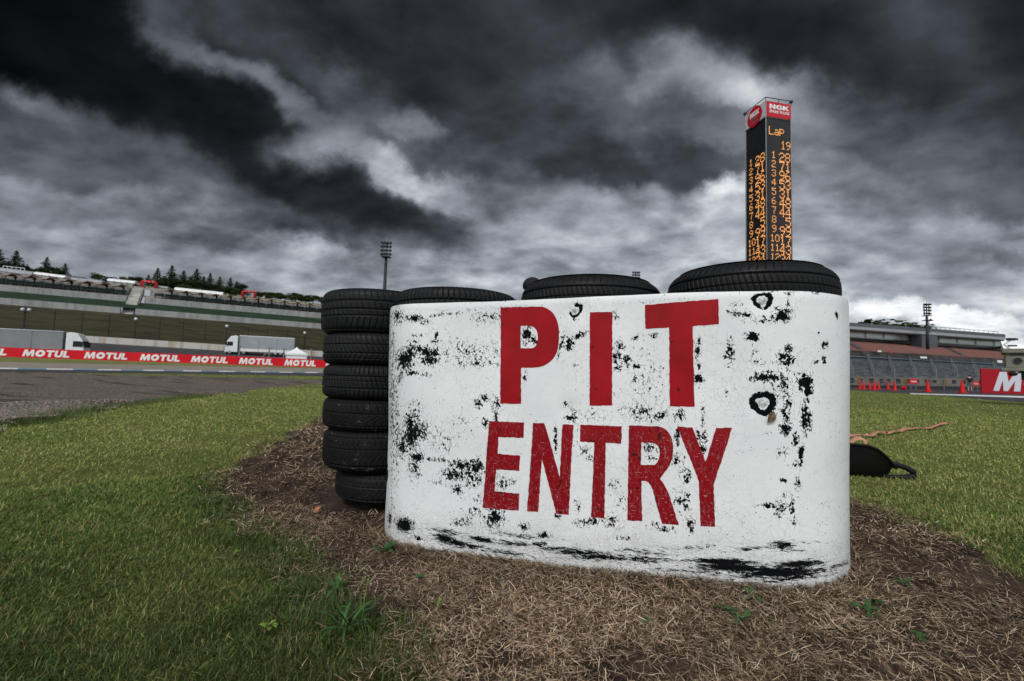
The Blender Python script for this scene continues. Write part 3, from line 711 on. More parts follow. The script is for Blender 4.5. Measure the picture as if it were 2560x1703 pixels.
for k in range(k_first, 34):
    s = s0+pitch*k; base = l2(s); hh = (lt(s)-base).z
    pxc = None
    if s_of(311,149.6)-pitch*.2 < s < s_of(355,149.6)+pitch*.5: continue
    if cp is None: cp = canopy_proto(4.1); q = cp
    else: q = copy_tree(cp)
    q.location = (base.x, base.y, base.z); q.scale = (1, 1, hh/4.1)
    lefts = s < s_of(330,149.6)
    num_ = ci; ci += 1; row_names.append((q, lefts, s))
    for dx_ in (-.9, 1.35):
        if bp is None: bp = bench_proto(); b = bp
        else: b = copy_tree(bp)
        c = l2(s+dx_)+TN*-.35; b.location = (c.x, c.y, c.z); b.scale = (1, 1, 1.25)
        bench_row.append((b, lefts, s+dx_))
ORD = 'first second third fourth fifth sixth seventh eighth ninth tenth eleventh twelfth thirteenth fourteenth fifteenth sixteenth seventeenth eighteenth nineteenth twentieth'.split()
ORD += ['twenty-'+w for w in ORD[:9]]+['thirtieth']
lim_l, lim_r = s_of(0, 149.6)-pitch*.5, s_of(805, 149.6)
for rows, what, cat, grp in ((row_names, 'sagging beige shade canopy', 'canopy', 'shade canopies'), (bench_row, 'dark terrace bench', 'bench', 'benches')):
    for lf in (True, False):
        R_ = sorted([r for r in rows if r[1] == lf], key=lambda r: r[2], reverse=lf); side = 'left' if lf else 'right'
        for i, r in enumerate(R_):
            if lim_l < r[2] < lim_r: tag(r[0], '%s %s, counting away from the stairway to the %s' % (ORD[i], what, side), cat, '%s %s of the stairway' % (grp, side))
            else: tag(r[0], '%s of the row going on beyond the %s' % (what, 'left edge of the photo' if lf else 'stacked tyres'), cat, '%s beyond the %s' % (grp, 'left edge' if lf else 'tyres'))

# ------------------------------------------------------------------ marquees, arches on the hilltop
M['marquee'] = varied('marquee_cloth', (.27, .285, .31), .12, .6, .6)
hl = line_fn(Lc)
def marquee(px0, px1, y0, y1, hgt, d_, mat, label, name='marquee'):
    a = wall_pt(px0, y0, d_); b = wall_pt(px1, y1, d_); L_ = (b-a).length; c = (a+b)/2
    ax = (b-a).normalized(); r2 = math.atan2(ax.y, ax.x); bz = min(a.z, b.z)-hgt
    q = empty(name, (c.x, c.y, c.z-hgt), r2, label, 'tent'); tilt = (b.z-a.z)/L_
    sh = lambda m_: [setattr(m_, 'v', [(x, y, z+tilt*x) for x, y, z in m_.v])]
    m = MB(); prof = [(-2.6, hgt*.55), (-2.3, hgt*.80), (-1.2, hgt*.96), (0, hgt), (1.2, hgt*.96), (2.3, hgt*.8), (2.6, hgt*.55)]
    Mx = Matrix(((0,0,1,-L_/2),(1,0,0,0),(0,1,0,0),(0,0,0,1))); m.slab(prof, L_, M=Mx); sh(m); m.build('roof', mat, q)
    m = MB(); m.box((-L_/2+.05,-2.45,-.6),(L_/2-.05,-2.35,hgt*.58)); m.box((-L_/2+.05,2.35,-.6),(L_/2-.05,2.45,hgt*.58)); sh(m); m.build('side_wall', M['marquee'], q)
    for k in range(5):
        x = -L_/2+.2+k*(L_-.4)/4
        m = MB(); m.cyl((x,-2.62,-.6),(x,-2.62,hgt*.6),.09,n=6); sh(m); m.build('post', M['metal_grey'], q)
    return q
marquee(-160, 92, 649, 681, 2.6, 165, M['marquee'], 'long grey rounded marquee at the far left of the hilltop')
q = marquee(96, 172, 681, 690.5, 2.0, 165, M['white_paint'], 'white marquee roof beside the end of the grey rounded marquee')
marquee(186, 262, 694, 703, 2.6, 166, M['marquee'], 'low grey tent between the white marquee and the first red arch')
marquee(276, 344, 697, 704, 2.2, 166, M['white_paint'], 'pale flat tent just left of the first red arch')
marquee(398, 424, 715, 718, 1.8, 166, M['marquee'], 'small grey tent just right of the first red arch')
marquee(441, 560, 719, 731.5, 2.4, 166, M['white_paint'], 'long white tent in front of the conifers between the red arches')
q = empty('roof_railing', wall_pt(34, 670, 164), 0, 'white rail frame standing above the grey rounded marquee', 'railing')
m = MB(); A_, B_ = wall_pt(8, 665, 164), wall_pt(62, 671, 164)
for dz_ in (0, -.8): m.tube([A_+Vector((0,0,dz_)), B_+Vector((0,0,dz_))], .07, 6)
m.build('rail', M['white_paint'], q, org=q.location)
for k in range(6):
    m = MB(); a = A_.lerp(B_, k/5); m.cyl(a, a-Vector((0,0,2.2)), .06, n=6); m.build('post', M['white_paint'], q, org=q.location)
def arch(px0, px1, y0, y1, hpx, d_, label):
    a = wall_pt(px0, y0, d_); b = wall_pt(px1, y1, d_); bot = wall_pt(px0, y0+hpx, d_).z-.8
    q = empty('inflatable_arch', ((a.x+b.x)/2, (a.y+b.y)/2, bot), 0, label, 'arch', 'red arches on the hilltop'); r = .42
    m = MB(); a.z -= r; b.z -= r
    m.tube([Vector((a.x,a.y,bot)), a-Vector((0,0,.25)), a+(b-a)*.08, b-(b-a)*.08, b-Vector((0,0,.25)), Vector((b.x,b.y,bot))], r, 10)
    m.build('arch_tube', M.setdefault('arch_red', varied('arch_red', (.36, .012, .022), .15, 1, .6)), q, org=q.location, smooth=True)
    m = MB(); c = a.lerp(b,.5); ax = (b-a).normalized()
    for t_ in (-.28, 0, .28):
        cc = c+ax*((b-a).length*t_)-TN*(r+.02); m.box((cc.x-.4,cc.y-.02,cc.z-.2),(cc.x+.4,cc.y+.02,cc.z+.15))
    m.build('panel', M['salmon'], q, org=q.location)
arch(355, 391, 699.5, 703, 21, 163, 'square red inflatable arch at the top of the stairway')
arch(608, 638, 724.5, 727, 20, 163, 'square red inflatable arch on the hilltop near the stack of tyres')

# ------------------------------------------------------------------ trees
def tree_mats():
    for nm, c in (('conifer_leaf', (.022, .038, .016)), ('broad_leaf', (.040, .062, .018)), ('dark_leaf', (.018, .030, .012))):
        t = NT(nm); a = t.attr('tint', 'Color'); mixn = t.n('ShaderNodeMix', data_type='RGBA', blend_type='MULTIPLY'); mixn.inputs[0].default_value = 1
        mixn.inputs[6].default_value = c+(1,); t.L.new(a, mixn.inputs[7]); M[nm] = t.fin(mixn.outputs[2], .8, .15)
tree_mats(); M['bark'] = varied('bark', (.06, .042, .03), .3, 4, .95)
def leaf_cloud(P, size, r, tone=(.5, 1.7)):
    n = len(P); a = r.normal(size=(n, 3)); a /= np.linalg.norm(a, axis=1)[:, None]; b = np.cross(a, r.normal(size=(n, 3))); b /= np.linalg.norm(b, axis=1)[:, None]
    s = size*(.5+r.random(n))[:, None]; V = np.stack([P-a*s-b*s*.5, P+a*s-b*s*.5, P+a*s*.6+b*s*.7, P-a*s*.6+b*s*.7], 1).reshape(-1, 3)
    F4 = np.arange(n*4).reshape(-1, 4); t = np.repeat(tone[0]+(tone[1]-tone[0])*r.random(n), 4); return V, F4, np.stack([t*1.0, t, t*.9], -1)
def make_tree(kind, seed):
    r = np.random.default_rng(seed); root = empty('conifer_tree' if kind == 'c' else 'broadleaf_tree')
    if kind == 'c':
        P = []; tiers = 17
        for k in range(tiers):
            f = k/(tiers-1); z = .12+.86*f; L_ = (.30*(1-f)**.85+.012)*(.8+.4*r.random()); nb_ = 7 if f < .7 else 5; a0 = r.random()*6.28
            for j in range(nb_):
                a_ = a0+j*6.283/nb_+r.normal()*.2; ll = L_*(.6+.6*r.random()); m_ = int(5+26*ll/.3)
                tt_ = r.random(m_)**.7; w = .035*(1-tt_*.5)
                P.append(np.stack([np.cos(a_)*ll*tt_+r.normal(size=m_)*w*.6, np.sin(a_)*ll*tt_+r.normal(size=m_)*w*.6, z-.06*tt_*ll/.3+r.normal(size=m_)*.010+.02*tt_**2], -1))
        P = np.concatenate(P); V, F4, col = leaf_cloud(P, .017, r)
        m = MB(); m.cyl((0,0,-.05),(0,0,.97),.018,.003,8)
    else:
        P = []
        for j in range(16):
            a_ = r.random()*6.28; rr = .30*r.random()**.5; c = np.array([np.cos(a_)*rr, np.sin(a_)*rr, .18+.66*r.random()*(1-rr*1.2)]); s = .12+.12*r.random()
            m_ = 240; d = r.normal(size=(m_, 3)); d /= np.linalg.norm(d, axis=1)[:, None]; P.append(c+d*s*(.55+.5*r.random((m_, 1)))*np.array([1.1, 1.1, .8]))
        P = np.concatenate(P); P = P[P[:, 2] < 1.0]; V, F4, col = leaf_cloud(P, .022, r)
        m = MB(); m.cyl((0,0,-.05),(0,0,.5),.028,.018,8)
        for j in range(5):
            a_ = j*1.3; m.cyl((0,0,.3+.04*j),(math.cos(a_)*.2,math.sin(a_)*.2,.62),.012,.004,6)
    col_mat = {'c': M['conifer_leaf'], 'b': M['broad_leaf'], 'd': M['dark_leaf']}[kind]
    np_mesh('crown', V, F4, mat=col_mat, parent=root, colors=col); m.build('trunk', M['bark'], root)
    return root
protos = {}; used = set()
def put_tree(kind, px, ytop, d_, wscale, label, group, nrm=(-.440, .898), base=None, var=0):
    key = (kind, var % 3)
    if key not in protos: protos[key] = make_tree(kind, 11+var % 3+ord(kind)); q = protos[key]
    else: q = copy_tree(protos[key])
    top = wall_pt(px, ytop, d_, nrm)
    if base is None:
        f = (d_-162)/53; a_, b_ = line_fn(Lc), line_fn(Ltop); s = top.dot(TD); bz = a_(s).z*(1-f)+b_(s).z*f
    else: bz = base
    h = max(top.z-bz, 3.0); q.location = (top.x, top.y, top.z-h); wscale = wscale*(1.35 if kind == 'c' else 1.1); q.scale = (h*wscale, h*wscale, h); q.rotation_euler = (0, 0, px*.7)
    return tag(q, label, 'tree', group)
TR = [('c',0,624,176,1.0,'tall dark conifer at the left edge above the rail frame'),('d',22,650,178,1.3,'dark broad tree behind the rail frame'),('c',42,628,178,1.1,'tall pointed conifer above the right end of the rail frame'),
 ('d',68,657,180,1.4,'dark broad tree behind the grey marquee, right of the pointed conifer'),('d',-60,640,180,1.4,'dark broad tree beyond the left edge'),('c',-130,610,180,1.0,'conifer beyond the left edge'),
 ('d',100,662,178,1.2,'dark bushy tree at the left of the second clump'),('c',118,643,180,.9,'slim tall conifer in the second clump of trees'),('d',135,661,182,1.2,'dark bushy tree in the middle of the second clump'),('d',150,668,180,1.1,'low dark tree in the second clump'),('c',164,659,180,1.0,'conifer at the right end of the second clump'),
 ('d',196,687,184,1.6,'low round bush between the second clump and the spreading tree'),('b',248,679,184,1.5,'spreading tree above the low grey tent'),('d',284,688,184,1.5,'flat bush just right of the spreading tree'),('b',318,687,184,1.5,'bushy tree left of the first red arch'),('d',340,684,186,1.3,'dark bushy tree above the pale flat tent'),
 ('c',372,688,184,1.2,'low conifer beside the first red arch'),('d',420,688,182,1.4,'dark undergrowth at the left of the main row'),('d',448,692,182,1.5,'dark undergrowth under the second and third conifers of the main row'),('d',482,694,182,1.5,'dark undergrowth in the middle of the main row'),('d',515,700,182,1.4,'dark undergrowth under the pointed conifer'),('d',560,706,182,1.4,'dark undergrowth at the right of the main row'),('c',395,671,184,1.0,'conifer just right of the first red arch, leftmost of the main row'),('c',412,690,183,1.1,'short conifer between the two leftmost of the main row'),('c',431,664,186,1.0,'tallest conifer of the main row above the left end of the white tent'),('c',460,677,184,1.0,'conifer right of the tallest one in the main row'),
 ('c',476,692,182,1.2,'low conifer squeezed in the middle of the main row'),('c',493,673,186,1.1,'broad conifer above the middle of the white tent'),('c',510,692,182,1.2,'short dark conifer right of the broad one'),('c',526,684,186,1.0,'pointed conifer above the right end of the white tent'),('c',550,693,186,1.0,'slim conifer right of the white tent'),('c',577,695,186,1.0,'conifer left of the second red arch'),('d',606,702,188,1.1,'dark rounded tree directly above the second red arch'),('c',592,703,186,.9,'narrow conifer touching the dark rounded tree'),
 ('b',458,708,178,1.6,'light green bush in front of the main row, above the white tent'),('b',487,712,178,1.5,'second light green bush in front of the broad conifer'),('b',566,712,180,1.5,'light green tree left of the second red arch'),('b',588,716,180,1.4,'light green bush touching the second red arch'),('d',540,706,180,1.5,'dark bush between white tent and light green tree'),
 ('d',648,723,186,1.0,'narrow dark tree just right of the second red arch'),('b',668,726,190,1.6,'green tree second right of the second red arch'),('b',690,724,190,1.6,'green bushy tree above the small white flag'),('b',714,732,192,1.7,'low green tree in the bushy row left of the tyres'),('b',741,727,192,1.6,'green tree near the middle of the bushy row'),('d',765,733,192,1.5,'dark tree in the bushy row near the tyres'),('b',784,732,192,1.6,'green tree in the bushy row behind the tyre stack'),('b',812,738,194,1.7,'green tree of the bushy row mostly behind the top tyre')]
for i, (k, px, y, d_, w, lb) in enumerate(TR):
    put_tree(k, px, y, d_, w, lb, 'trees along the hilltop', var=i)
for i, px in enumerate(range(850, 1400, 45)):
    put_tree('bd'[i % 2], px, 742+(px-800)*.07+(i*37 % 9), 195, 1.6, 'tree on the hilltop hidden behind the stacked tyres', 'hilltop trees hidden by the tyres', var=i)

# ------------------------------------------------------------------ grandstand at the right
def line2(d, ya, yb, xa=2112, xb=2451):
    p, q = wall_pt(xa, ya, d, N2), wall_pt(xb, yb, d, N2); u = (q-p)/(q.x-p.x)
    return lambda px: (lambda r_: p+u*((d/(N2[0]*r_.x+N2[1]*r_.y))*r_.x-p.x))(ray(px, 900))
M['barrier'] = varied('barrier_concrete', (.14, .13, .115), .35, .5, .9); M['roof_dark'] = varied('roof_dark', (.085, .09, .10), .25, .3, .5, metal=.3)
M['teal'] = varied('teal_wall', (.022, .040, .052), .25, .3, .7); M['grey_seats'] = varied('grey_seats', (.075, .085, .095), .55, .8, .6); M['silver'] = varied('silver_edge', (.30, .31, .33), .1, 1, .35, metal=.4)
M['dark_gallery'] = varied('dark_gallery', (.03, .027, .027), .8, .35, .8, stretch=(1, 1, 2))
gs = empty('grandstand', line2(35.5, 968.5, 977)(2300), 0, 'large grandstand with salmon seats, grey lower seats and a glazed gallery under the roof', 'grandstand')
def ruled(name, f0, f1, mat, pa, pb, n=24, steps=0, thick=.25, parent=gs, back=None):
    vs = []; fs = []; bk = Vector((N2[0], N2[1], 0))*thick
    rows = 2*steps+1 if steps else 1
    for i in range(n+1):
        px = pa+(pb-pa)*i/n; a, b = f0(px), f1(px); prof = []
        if steps:
            for k in range(steps): 
                lo = a.lerp(b, k/steps); hi = a.lerp(b, (k+1)/steps); prof += [lo, Vector((lo.x, lo.y, hi.z))]
            prof.append(b)
        else: prof = [a, b]
        vs += prof
    m_ = len(prof)
    for i in range(n):
        for k in range(m_-1): fs.append((i*m_+k, i*m_+m_+k, i*m_+m_+k+1, i*m_+k+1))
    m = MB(); m.add(vs, fs); m.add([v+bk-Vector((0, 0, .2)) for v in vs], [f[::-1] for f in fs])
    o = m.build(name, mat, parent, org=gs.location); return o
A1, A2 = 1500, 2530
bz = lambda px: Vector((*line2(35.5, 968.5, 977)(px)[:2], 0.0))
l_btop = line2(35.5, 942, 947); l_base = line2(35.4, 962.5, 967)
l_s0 = line2(42, 941.5, 946.5); l_s1 = line2(60, 897, 914); l_t = line2(60.3, 888, 903.5); l_g = line2(61, 875, 894)
l_u0 = line2(62, 875, 894); l_u1 = line2(80, 852, 875); l_d = line2(80.3, 844, 867)
l_l0 = line2(78, 845, 867.8); l_l1 = line2(78, 840.5, 862); l_gl = line2(76.5, 840, 862); l_gt = line2(76.5, 824, 847.5)
l_r0 = line2(74, 821.5, 845.5); l_r1 = line2(74, 814.5, 839); l_rb = line2(97, 805.5, 831)
ruled('lower_seating', l_s0, l_s1, M['grey_seats'], A1, 2560, steps=15)
ruled('front_wall', lambda px: l_t(px)+(l_s1(px)-l_t(px)), l_t, M['teal'], A1, 2560)
ruled('gallery', l_t, l_g, M['dark_gallery'], A1, 2530)
st_ = NT('seat_rows'); at = st_.pos(); n_ = st_.noise(at, .12, 3); n2_ = st_.noise(st_.pos((1, 1, .2)), 4, 3)
c_ = st_.mix(st_.rng(n_, .4, .6), (.24, .125, .105), (.27, .105, .078)); c_ = st_.mix(st_.rng(n2_, .3, .7), (.13, .075, .07), c_); st_.fin(c_, .8); M['salmon'] = st_.m
ruled('upper_seating', l_u0, l_u1, M['salmon'], A1, 2512, steps=13)
ruled('back_wall', l_u1, l_d, M['dark_gallery'], A1, 2512)
ruled('ledge', l_l0, l_l1, M['silver'], A1, 2505, thick=1.2)
ruled('glazing', l_gl, l_gt, M['glass'], A1, 2503)
ruled('fascia', l_r0, l_r1, M['silver'], A1, 2516, thick=.5)
ruled('roof', l_r1, l_rb, M['roof_dark'], A1, 2516, thick=.4)
ruled('soffit', lambda px: l_r0(px)+Vector((0,0,-.02)), lambda px: l_gt(px)+Vector((0, 0, .0)), M['dark_metal'], A1, 2514)
for k in range(22):                                            # mullions of the glazed gallery
    px = 1520+k*46; a, b = l_gl(px), l_gt(px); m = MB(); o_ = Vector((N2[0], N2[1], 0))*.15; m.cyl(a-o_, b-o_, .12, n=6); m.build('mullion', M['silver'], gs, org=gs.location)
for px in (1640, 1800, 1960, 2122, 2375):                     # aisles between the blocks of seats
    m = MB(); vs = []; n = 14
    for i in range(n+1):
        f = i/n; c = l_u0(px+f*-0).lerp(l_u1(px-48 if px != 2122 else px-40), f) if False else l_u0(px+35).lerp(l_u1(px-12), f); c = c+Vector((0, 0, .35)); w = Vector((N2[1], -N2[0], 0))*.75
        vs += [c-w, c+w]
    m.add(vs, [(i*2, i*2+1, i*2+3, i*2+2) for i in range(n)]); m.build('aisle', M['roof_dark'], gs, org=gs.location)
for px0, px1 in ((2306, 2345), (1740, 1775)):                 # grey stair tower that breaks the gallery
    m = MB(); a, b = line2(73.5, 823, 846)(px0), line2(73.5, 823, 846)(px1); c, d = line2(73.5, 861, 884)(px0), line2(73.5, 861, 884)(px1); bk = Vector((N2[0], N2[1], 0))*2.5
    m.add([c, d, b, a, c+bk, d+bk, b+bk, a+bk], [(0,1,2,3),(5,4,7,6),(1,5,6,2),(4,0,3,7),(3,2,6,7),(4,5,1,0)]); m.build('stair_tower', M['roof_dark'], gs, org=gs.location)
m = MB()
pr = [line2(95, 800, 826)(px) for px in range(2330, 2500, 12)]; m.tube(pr, .10, 5); m.build('roof_rail', M['metal_grey'], gs, org=gs.location)
for i, a in enumerate(pr):
    m = MB(); m.cyl(a, a-Vector((0, 0, 1.1)), .06, n=5); m.build('rail_post', M['metal_grey'], gs, org=gs.location)
for px in range(1560, 2500, 52):                              # raking handrails over the lower seats
    m = MB(); a, b = l_s0(px), l_s1(px-14); up = Vector((0, 0, 1.1)); m.tube([a+up, b+up], .07, 5)
    for k in range(4): c = a.lerp(b, k/3); m.cyl(c, c+up, .05, n=5)
    m.build('aisle_rail', M['metal_grey'], gs, org=gs.location)
m = MB(); m.tube([l_s1(px)+Vector((0,0,.5)) for px in range(1500, 2540, 30)], .08, 5); m.build('top_rail', M['metal_grey'], gs, org=gs.location)
# end wall
m = MB(); e = [l_s0(2559), l_s1(2559), l_u0(2530), l_u1(2512), l_gt(2503)]; g0 = Vector((e[0].x, e[0].y, 0)); 
def prism(m, a, b, z0): m.add([a, b, Vector((b.x, b.y, z0)), Vector((a.x, a.y, z0))], [(0,1,2,3)])
for a, b in zip(e, e[1:]): prism(m, a, b, 0)
m.build('end_wall', M['barrier'], gs, org=gs.location)

# cloths hung on the gallery rail, loudspeaker box
for px, y, w, h, mt, lb in ((2200, 878.5, 12, 4, 'white_paint', 'white and blue cloth hung on the gallery rail, left of two'), (2227, 880, 9, 4, 'red_paint', 'red cloth hung on the gallery rail, right of two'), (2310, 894, 24, 5, 'white_paint', 'white panel under the middle of the salmon seats'), (2500, 904, 20, 6, 'white_paint', 'white panel at the right end of the seats, beside the cabin')):
    c = line2(60.0, 888-10, 903.5-10)(px); z = wall_pt(px, y, 60.0, N2).z; s_ = c.y/F; q = MB(); ax = Vector((N2[1], -N2[0], 0)); nn = Vector((N2[0], N2[1], 0))
    hw, hh = w*s_/2, h*s_/2
    q.add([Vector((0,0,-hh))-ax*hw, Vector((0,0,-hh))+ax*hw, Vector((0,0,hh))+ax*hw, Vector((0,0,hh))-ax*hw, Vector((0,0,-hh))-ax*hw+nn*.1, Vector((0,0,-hh))+ax*hw+nn*.1, Vector((0,0,hh))+ax*hw+nn*.1, Vector((0,0,hh))-ax*hw+nn*.1], [(0,1,2,3),(7,6,5,4),(0,4,5,1),(1,5,6,2),(2,6,7,3),(3,7,4,0)])
    o = q.build('cloth' if h == 4 else 'panel', M[mt]); o.location = (c.x, c.y, z); tag(o, lb, 'cloth' if h == 4 else 'panel')

# low barrier building with dark openings, in front of the stand
pw = empty('pit_wall', bz(2300), 0, 'low concrete wall with a row of dark openings along the foot of the grandstand', 'wall')
m = MB(); pp = [bz(px) for px in (1500, 2600)]; t0 = [Vector((p.x, p.y, l_btop(x).z)) for p, x in zip(pp, (1500, 2600))]; bk = Vector((N2[0], N2[1], 0))*2.5
m.add([pp[0], pp[1], t0[1], t0[0], pp[0]+bk, pp[1]+bk, t0[1]+bk, t0[0]+bk], [(0,1,2,3),(5,4,7,6),(1,5,6,2),(4,0,3,7),(3,2,6,7),(4,5,1,0)]); m.build('wall', M['barrier'], pw, org=pw.location)
m = MB(); fr = Vector((N2[0], N2[1], 0)); a, b = pp; 
m.add([a-fr*.35, b-fr*.35, b-fr*.35+Vector((0,0,l_base(2600).z)), a-fr*.35+Vector((0,0,l_base(1500).z)), a-fr*.01, b-fr*.01, b-fr*.01+Vector((0,0,l_base(2600).z)), a-fr*.01+Vector((0,0,l_base(1500).z))], [(0,1,2,3),(3,2,6,7),(1,5,6,2),(4,0,3,7)]); m.build('base', M['dark_metal'], pw, org=pw.location)
M['amber_stain'] = varied('yellow_panel', (.20, .10, .02), .4, 1, .8)
for px in range(1530, 2560, 23):
    c = bz(px+(px*7 % 5)); zt = l_btop(px).z; ax = Vector((N2[1], -N2[0], 0)); w = .27+.05*(px*13 % 3); z0, z1 = zt-.62, zt-.18
    m = MB(); c0 = c-fr*.03; m.add([c0-ax*w+Vector((0,0,z0)), c0+ax*w+Vector((0,0,z0)), c0+ax*w+Vector((0,0,z1)), c0-ax*w+Vector((0,0,z1)), c-ax*w+Vector((0,0,z0)), c+ax*w+Vector((0,0,z0)), c+ax*w+Vector((0,0,z1)), c-ax*w+Vector((0,0,z1))], [(0,1,2,3),(3,2,6,7),(0,3,7,4),(1,5,6,2),(0,4,5,1)]); m.build('opening', M['dark_metal'], pw, org=pw.location)
for px in (2146, 2262, 2360):
    c = bz(px)-fr*.05; ax = Vector((N2[1], -N2[0], 0)); m = MB(); 
    m.add([c-ax*.25+Vector((0,0,.55)), c+ax*.25+Vector((0,0,.55)), c+ax*.25+Vector((0,0,1.3)), c-ax*.25+Vector((0,0,1.3))], [(0,1,2,3)]); m.build('panel', M['amber_stain'], pw, org=pw.location)
rl = empty('guard_rail', bz(2200)-fr*1.5, 0, 'thin double pipe rail running in front of the wall with dark openings', 'railing')
for z in (1.15, .75):
    m = MB(); m.tube([bz(px)-fr*1.5+Vector((0,0,z)) for px in (1500, 2000, 2330)], .035, 6); m.build('rail', M['metal_grey'], rl, org=rl.location)
for px in range(1520, 2330, 40):
    m = MB(); c = bz(px)-fr*1.5; m.cyl(c, c+Vector((0,0,1.15)), .04, n=6); m.build('post', M['metal_grey'], rl, org=rl.location)

# red boards standing behind the cones
def red_board(px, py, w, h, label):
    c = bz(px)-fr*2.2; s_ = c.y/F; z = H+ray(px, py).z*(c.y/ray(px, py).y)
    q = empty('red_sign_board', (c.x, c.y, 0), math.atan2(-N2[0], N2[1])+R(-0), label, 'sign', 'red boards in front of the pit wall')
    hw, hh = w*s_/2, h*s_/2
    m = MB(); m.box((-hw, -.03, z-hh), (hw, .03, z+hh)); m.build('board', M['red_paint'], q, bevel=.01)
    for x in (-hw*.7, hw*.7):
        m = MB(); m.cyl((x, .05, 0), (x, .05, z+hh*.5), .03, n=6); m.build('leg', M['metal_grey'], q)
    font_word('lettering', 'Lenovo', M['white_paint'], q, hh*1.15, Matrix.Translation((0, -.045, z))@Matrix.Rotation(R(90), 4, 'X'))
red_board(2227, 952, 30, 12.5, 'larger red board with white lettering above two orange cones')
red_board(2380, 957.5, 25, 10.5, 'smaller red board with white lettering between the two tallest cones')

# ------------------------------------------------------------------ cones
def cone_proto():
    q = empty('traffic_cone'); m = MB(); n = 16; prof = [(.140, .03), (.125, .10), (.026, .72), (.020, .74), (0.001, .74)]; vs = []; fs = []
    for r_, z in prof:
        vs += [(r_*math.cos(2*math.pi*i/n), r_*math.sin(2*math.pi*i/n), z) for i in range(n)]
    for k in range(len(prof)-1):
        for i in range(n): fs.append((k*n+i, k*n+(i+1) % n, k*n+n+(i+1) % n, k*n+n+i))
    m.add(vs, fs); m.build('cone_body', M['orange'], q, smooth=True)
    m = MB(); m.box((-.18,-.18,0),(.18,.18,.035)); m.build('base', M['orange'], q, bevel=.01); return q
cps = None
for px, py, h, lb in ((2150, 974, 21, 'orange cone nearest the white sheet, left of an almost touching pair'), (2160, 974.5, 21, 'orange cone, right of the almost touching pair nearest the white sheet'), (2175, 973.5, 19, 'small orange cone, leftmost of the close group of three'), (2186, 976, 24, 'orange cone, tallest of the close group of three'), (2197, 973.5, 19, 'small orange cone, rightmost of the close group of three'), (2220, 974, 22, 'orange cone half hidden under the left half of the larger red board'), (2237, 977, 24, 'orange cone under the right end of the larger red board'), (2320, 980.5, 31, 'tall orange cone standing alone between the two red boards'), (2406, 983, 34, 'tallest orange cone, beside the person in the dark shirt')):
    g = ground(px, py); q = cone_proto() if cps is None else copy_tree(cps); cps = cps or q
    s = h*g.y/F/.74; q.location = (g.x, g.y, .012); q.scale = (s, s, s); tag(q, lb, 'cone', 'orange cones on the pit road')
g = ground(2262, 975.5); q = copy_tree(cps); q.location = (g.x, g.y, .2); q.rotation_euler = (0, R(-82), R(20)); q.scale = (1.0,)*3; tag(q, 'orange cone lying on its side right of the larger red board', 'cone', 'orange cones on the pit road')

# ------------------------------------------------------------------ red hoarding and cabinet at the far right
a = ground(2454, 983.5); b = ground(2560, 987); b2 = a+(b-a)*3.2; L_ = (b2-a).length; an = math.atan2(b2.y-a.y, b2.x-a.x); hh = H+ray(2454, 922).z*(a.y/ray(2454, 922).y)
q = empty('advertising_board', a, an, 'large dark red board with white letters standing behind the grey-beige cabin', 'banner')
m = MB(); m.box((0, 0, .02), (L_, .12, hh)); m.build('board', M['dark_red'], q, bevel=.01)
wl = (ground(2560, 987)-a).length/106.0
m = MB(); word(m, 'MOTUL', lambda p: Vector((p.x, -.02-p.z, p.y)), 29*wl, 4.7*hh*.8, .12*hh, .90*hh, .012, slant=.25); m.build('lettering', varied('sign_white', (.50, .52, .58), .05, 1, .5), q)
for k in range(4):
    m = MB(); x = .4+k*L_/4; m.cyl((x, .5, 0), (x, .14, hh*.8), .04, n=6); m.build('brace', M['metal_grey'], q)
M['cabinet'] = varied('cabinet_beige', (.17, .17, .138), .12, 2, .6)
D_ = 19.0; KK = 2.11
def atd(px, py, d=D_): r_ = ray(px, py); return Vector((r_.x*d/r_.y, d, H+r_.z*d/r_.y))
p = atd(2514, 921); z0 = p.z; hC = (atd(2514, 874).z-z0)/KK
q = empty('marshal_cabin', (p.x+.385*KK, p.y-.40*KK, 0), R(-46), 'grey-beige cabin box with a round dark porthole, cut by the right edge of the photo', 'cabin')
def cb_(name, a, b, mat, bev=.02):          # a, b: size in units of the box, height counted from its underside
    m = MB(); m.box((a[0]*KK, a[1]*KK, z0+a[2]*KK), (b[0]*KK, b[1]*KK, z0+b[2]*KK)); return m.build(name, mat, q, bevel=bev)
cb_('housing', (-.56,-.3,0), (.62,.5,hC-.06), M['cabinet']); cb_('lid', (-.60,-.36,hC-.085), (.68,.56,hC), M['cabinet']); cb_('seam', (-.50,-.315,hC-.125), (.58,-.301,hC-.108), M['dark_metal'], 0)
for nm, x, r_, mt in (('porthole', -.40, .052, 'screen'), ('lamp', -.16, .03, 'red_paint')):
    m = MB(); m.cyl((x*KK, -.30*KK, z0+.14*KK), (x*KK, -.325*KK, z0+.14*KK), r_*KK, r_*KK, 24); m.build(nm, M[mt], q)
m = MB(); m.tube([(-.40*KK+.064*KK*math.cos(a), -.305*KK, z0+.14*KK+.064*KK*math.sin(a)) for a in [i*math.pi/12 for i in range(25)]], .012*KK, 6); m.build('porthole_ring', M['cabinet'], q, smooth=True)
cb_('sill', (-.62,-.34,-.06), (.68,.54,-.002), M['cabinet']); cb_('black_box', (-.34,-.25,-.22), (.6,.4,-.061), M['black_plastic'])
for x in (.28, .55):
    m = MB(); m.box(((x-.035)*KK, .1*KK, 0), ((x+.035)*KK, .17*KK, z0-.06*KK)); m.build('leg', M['dark_metal'], q)
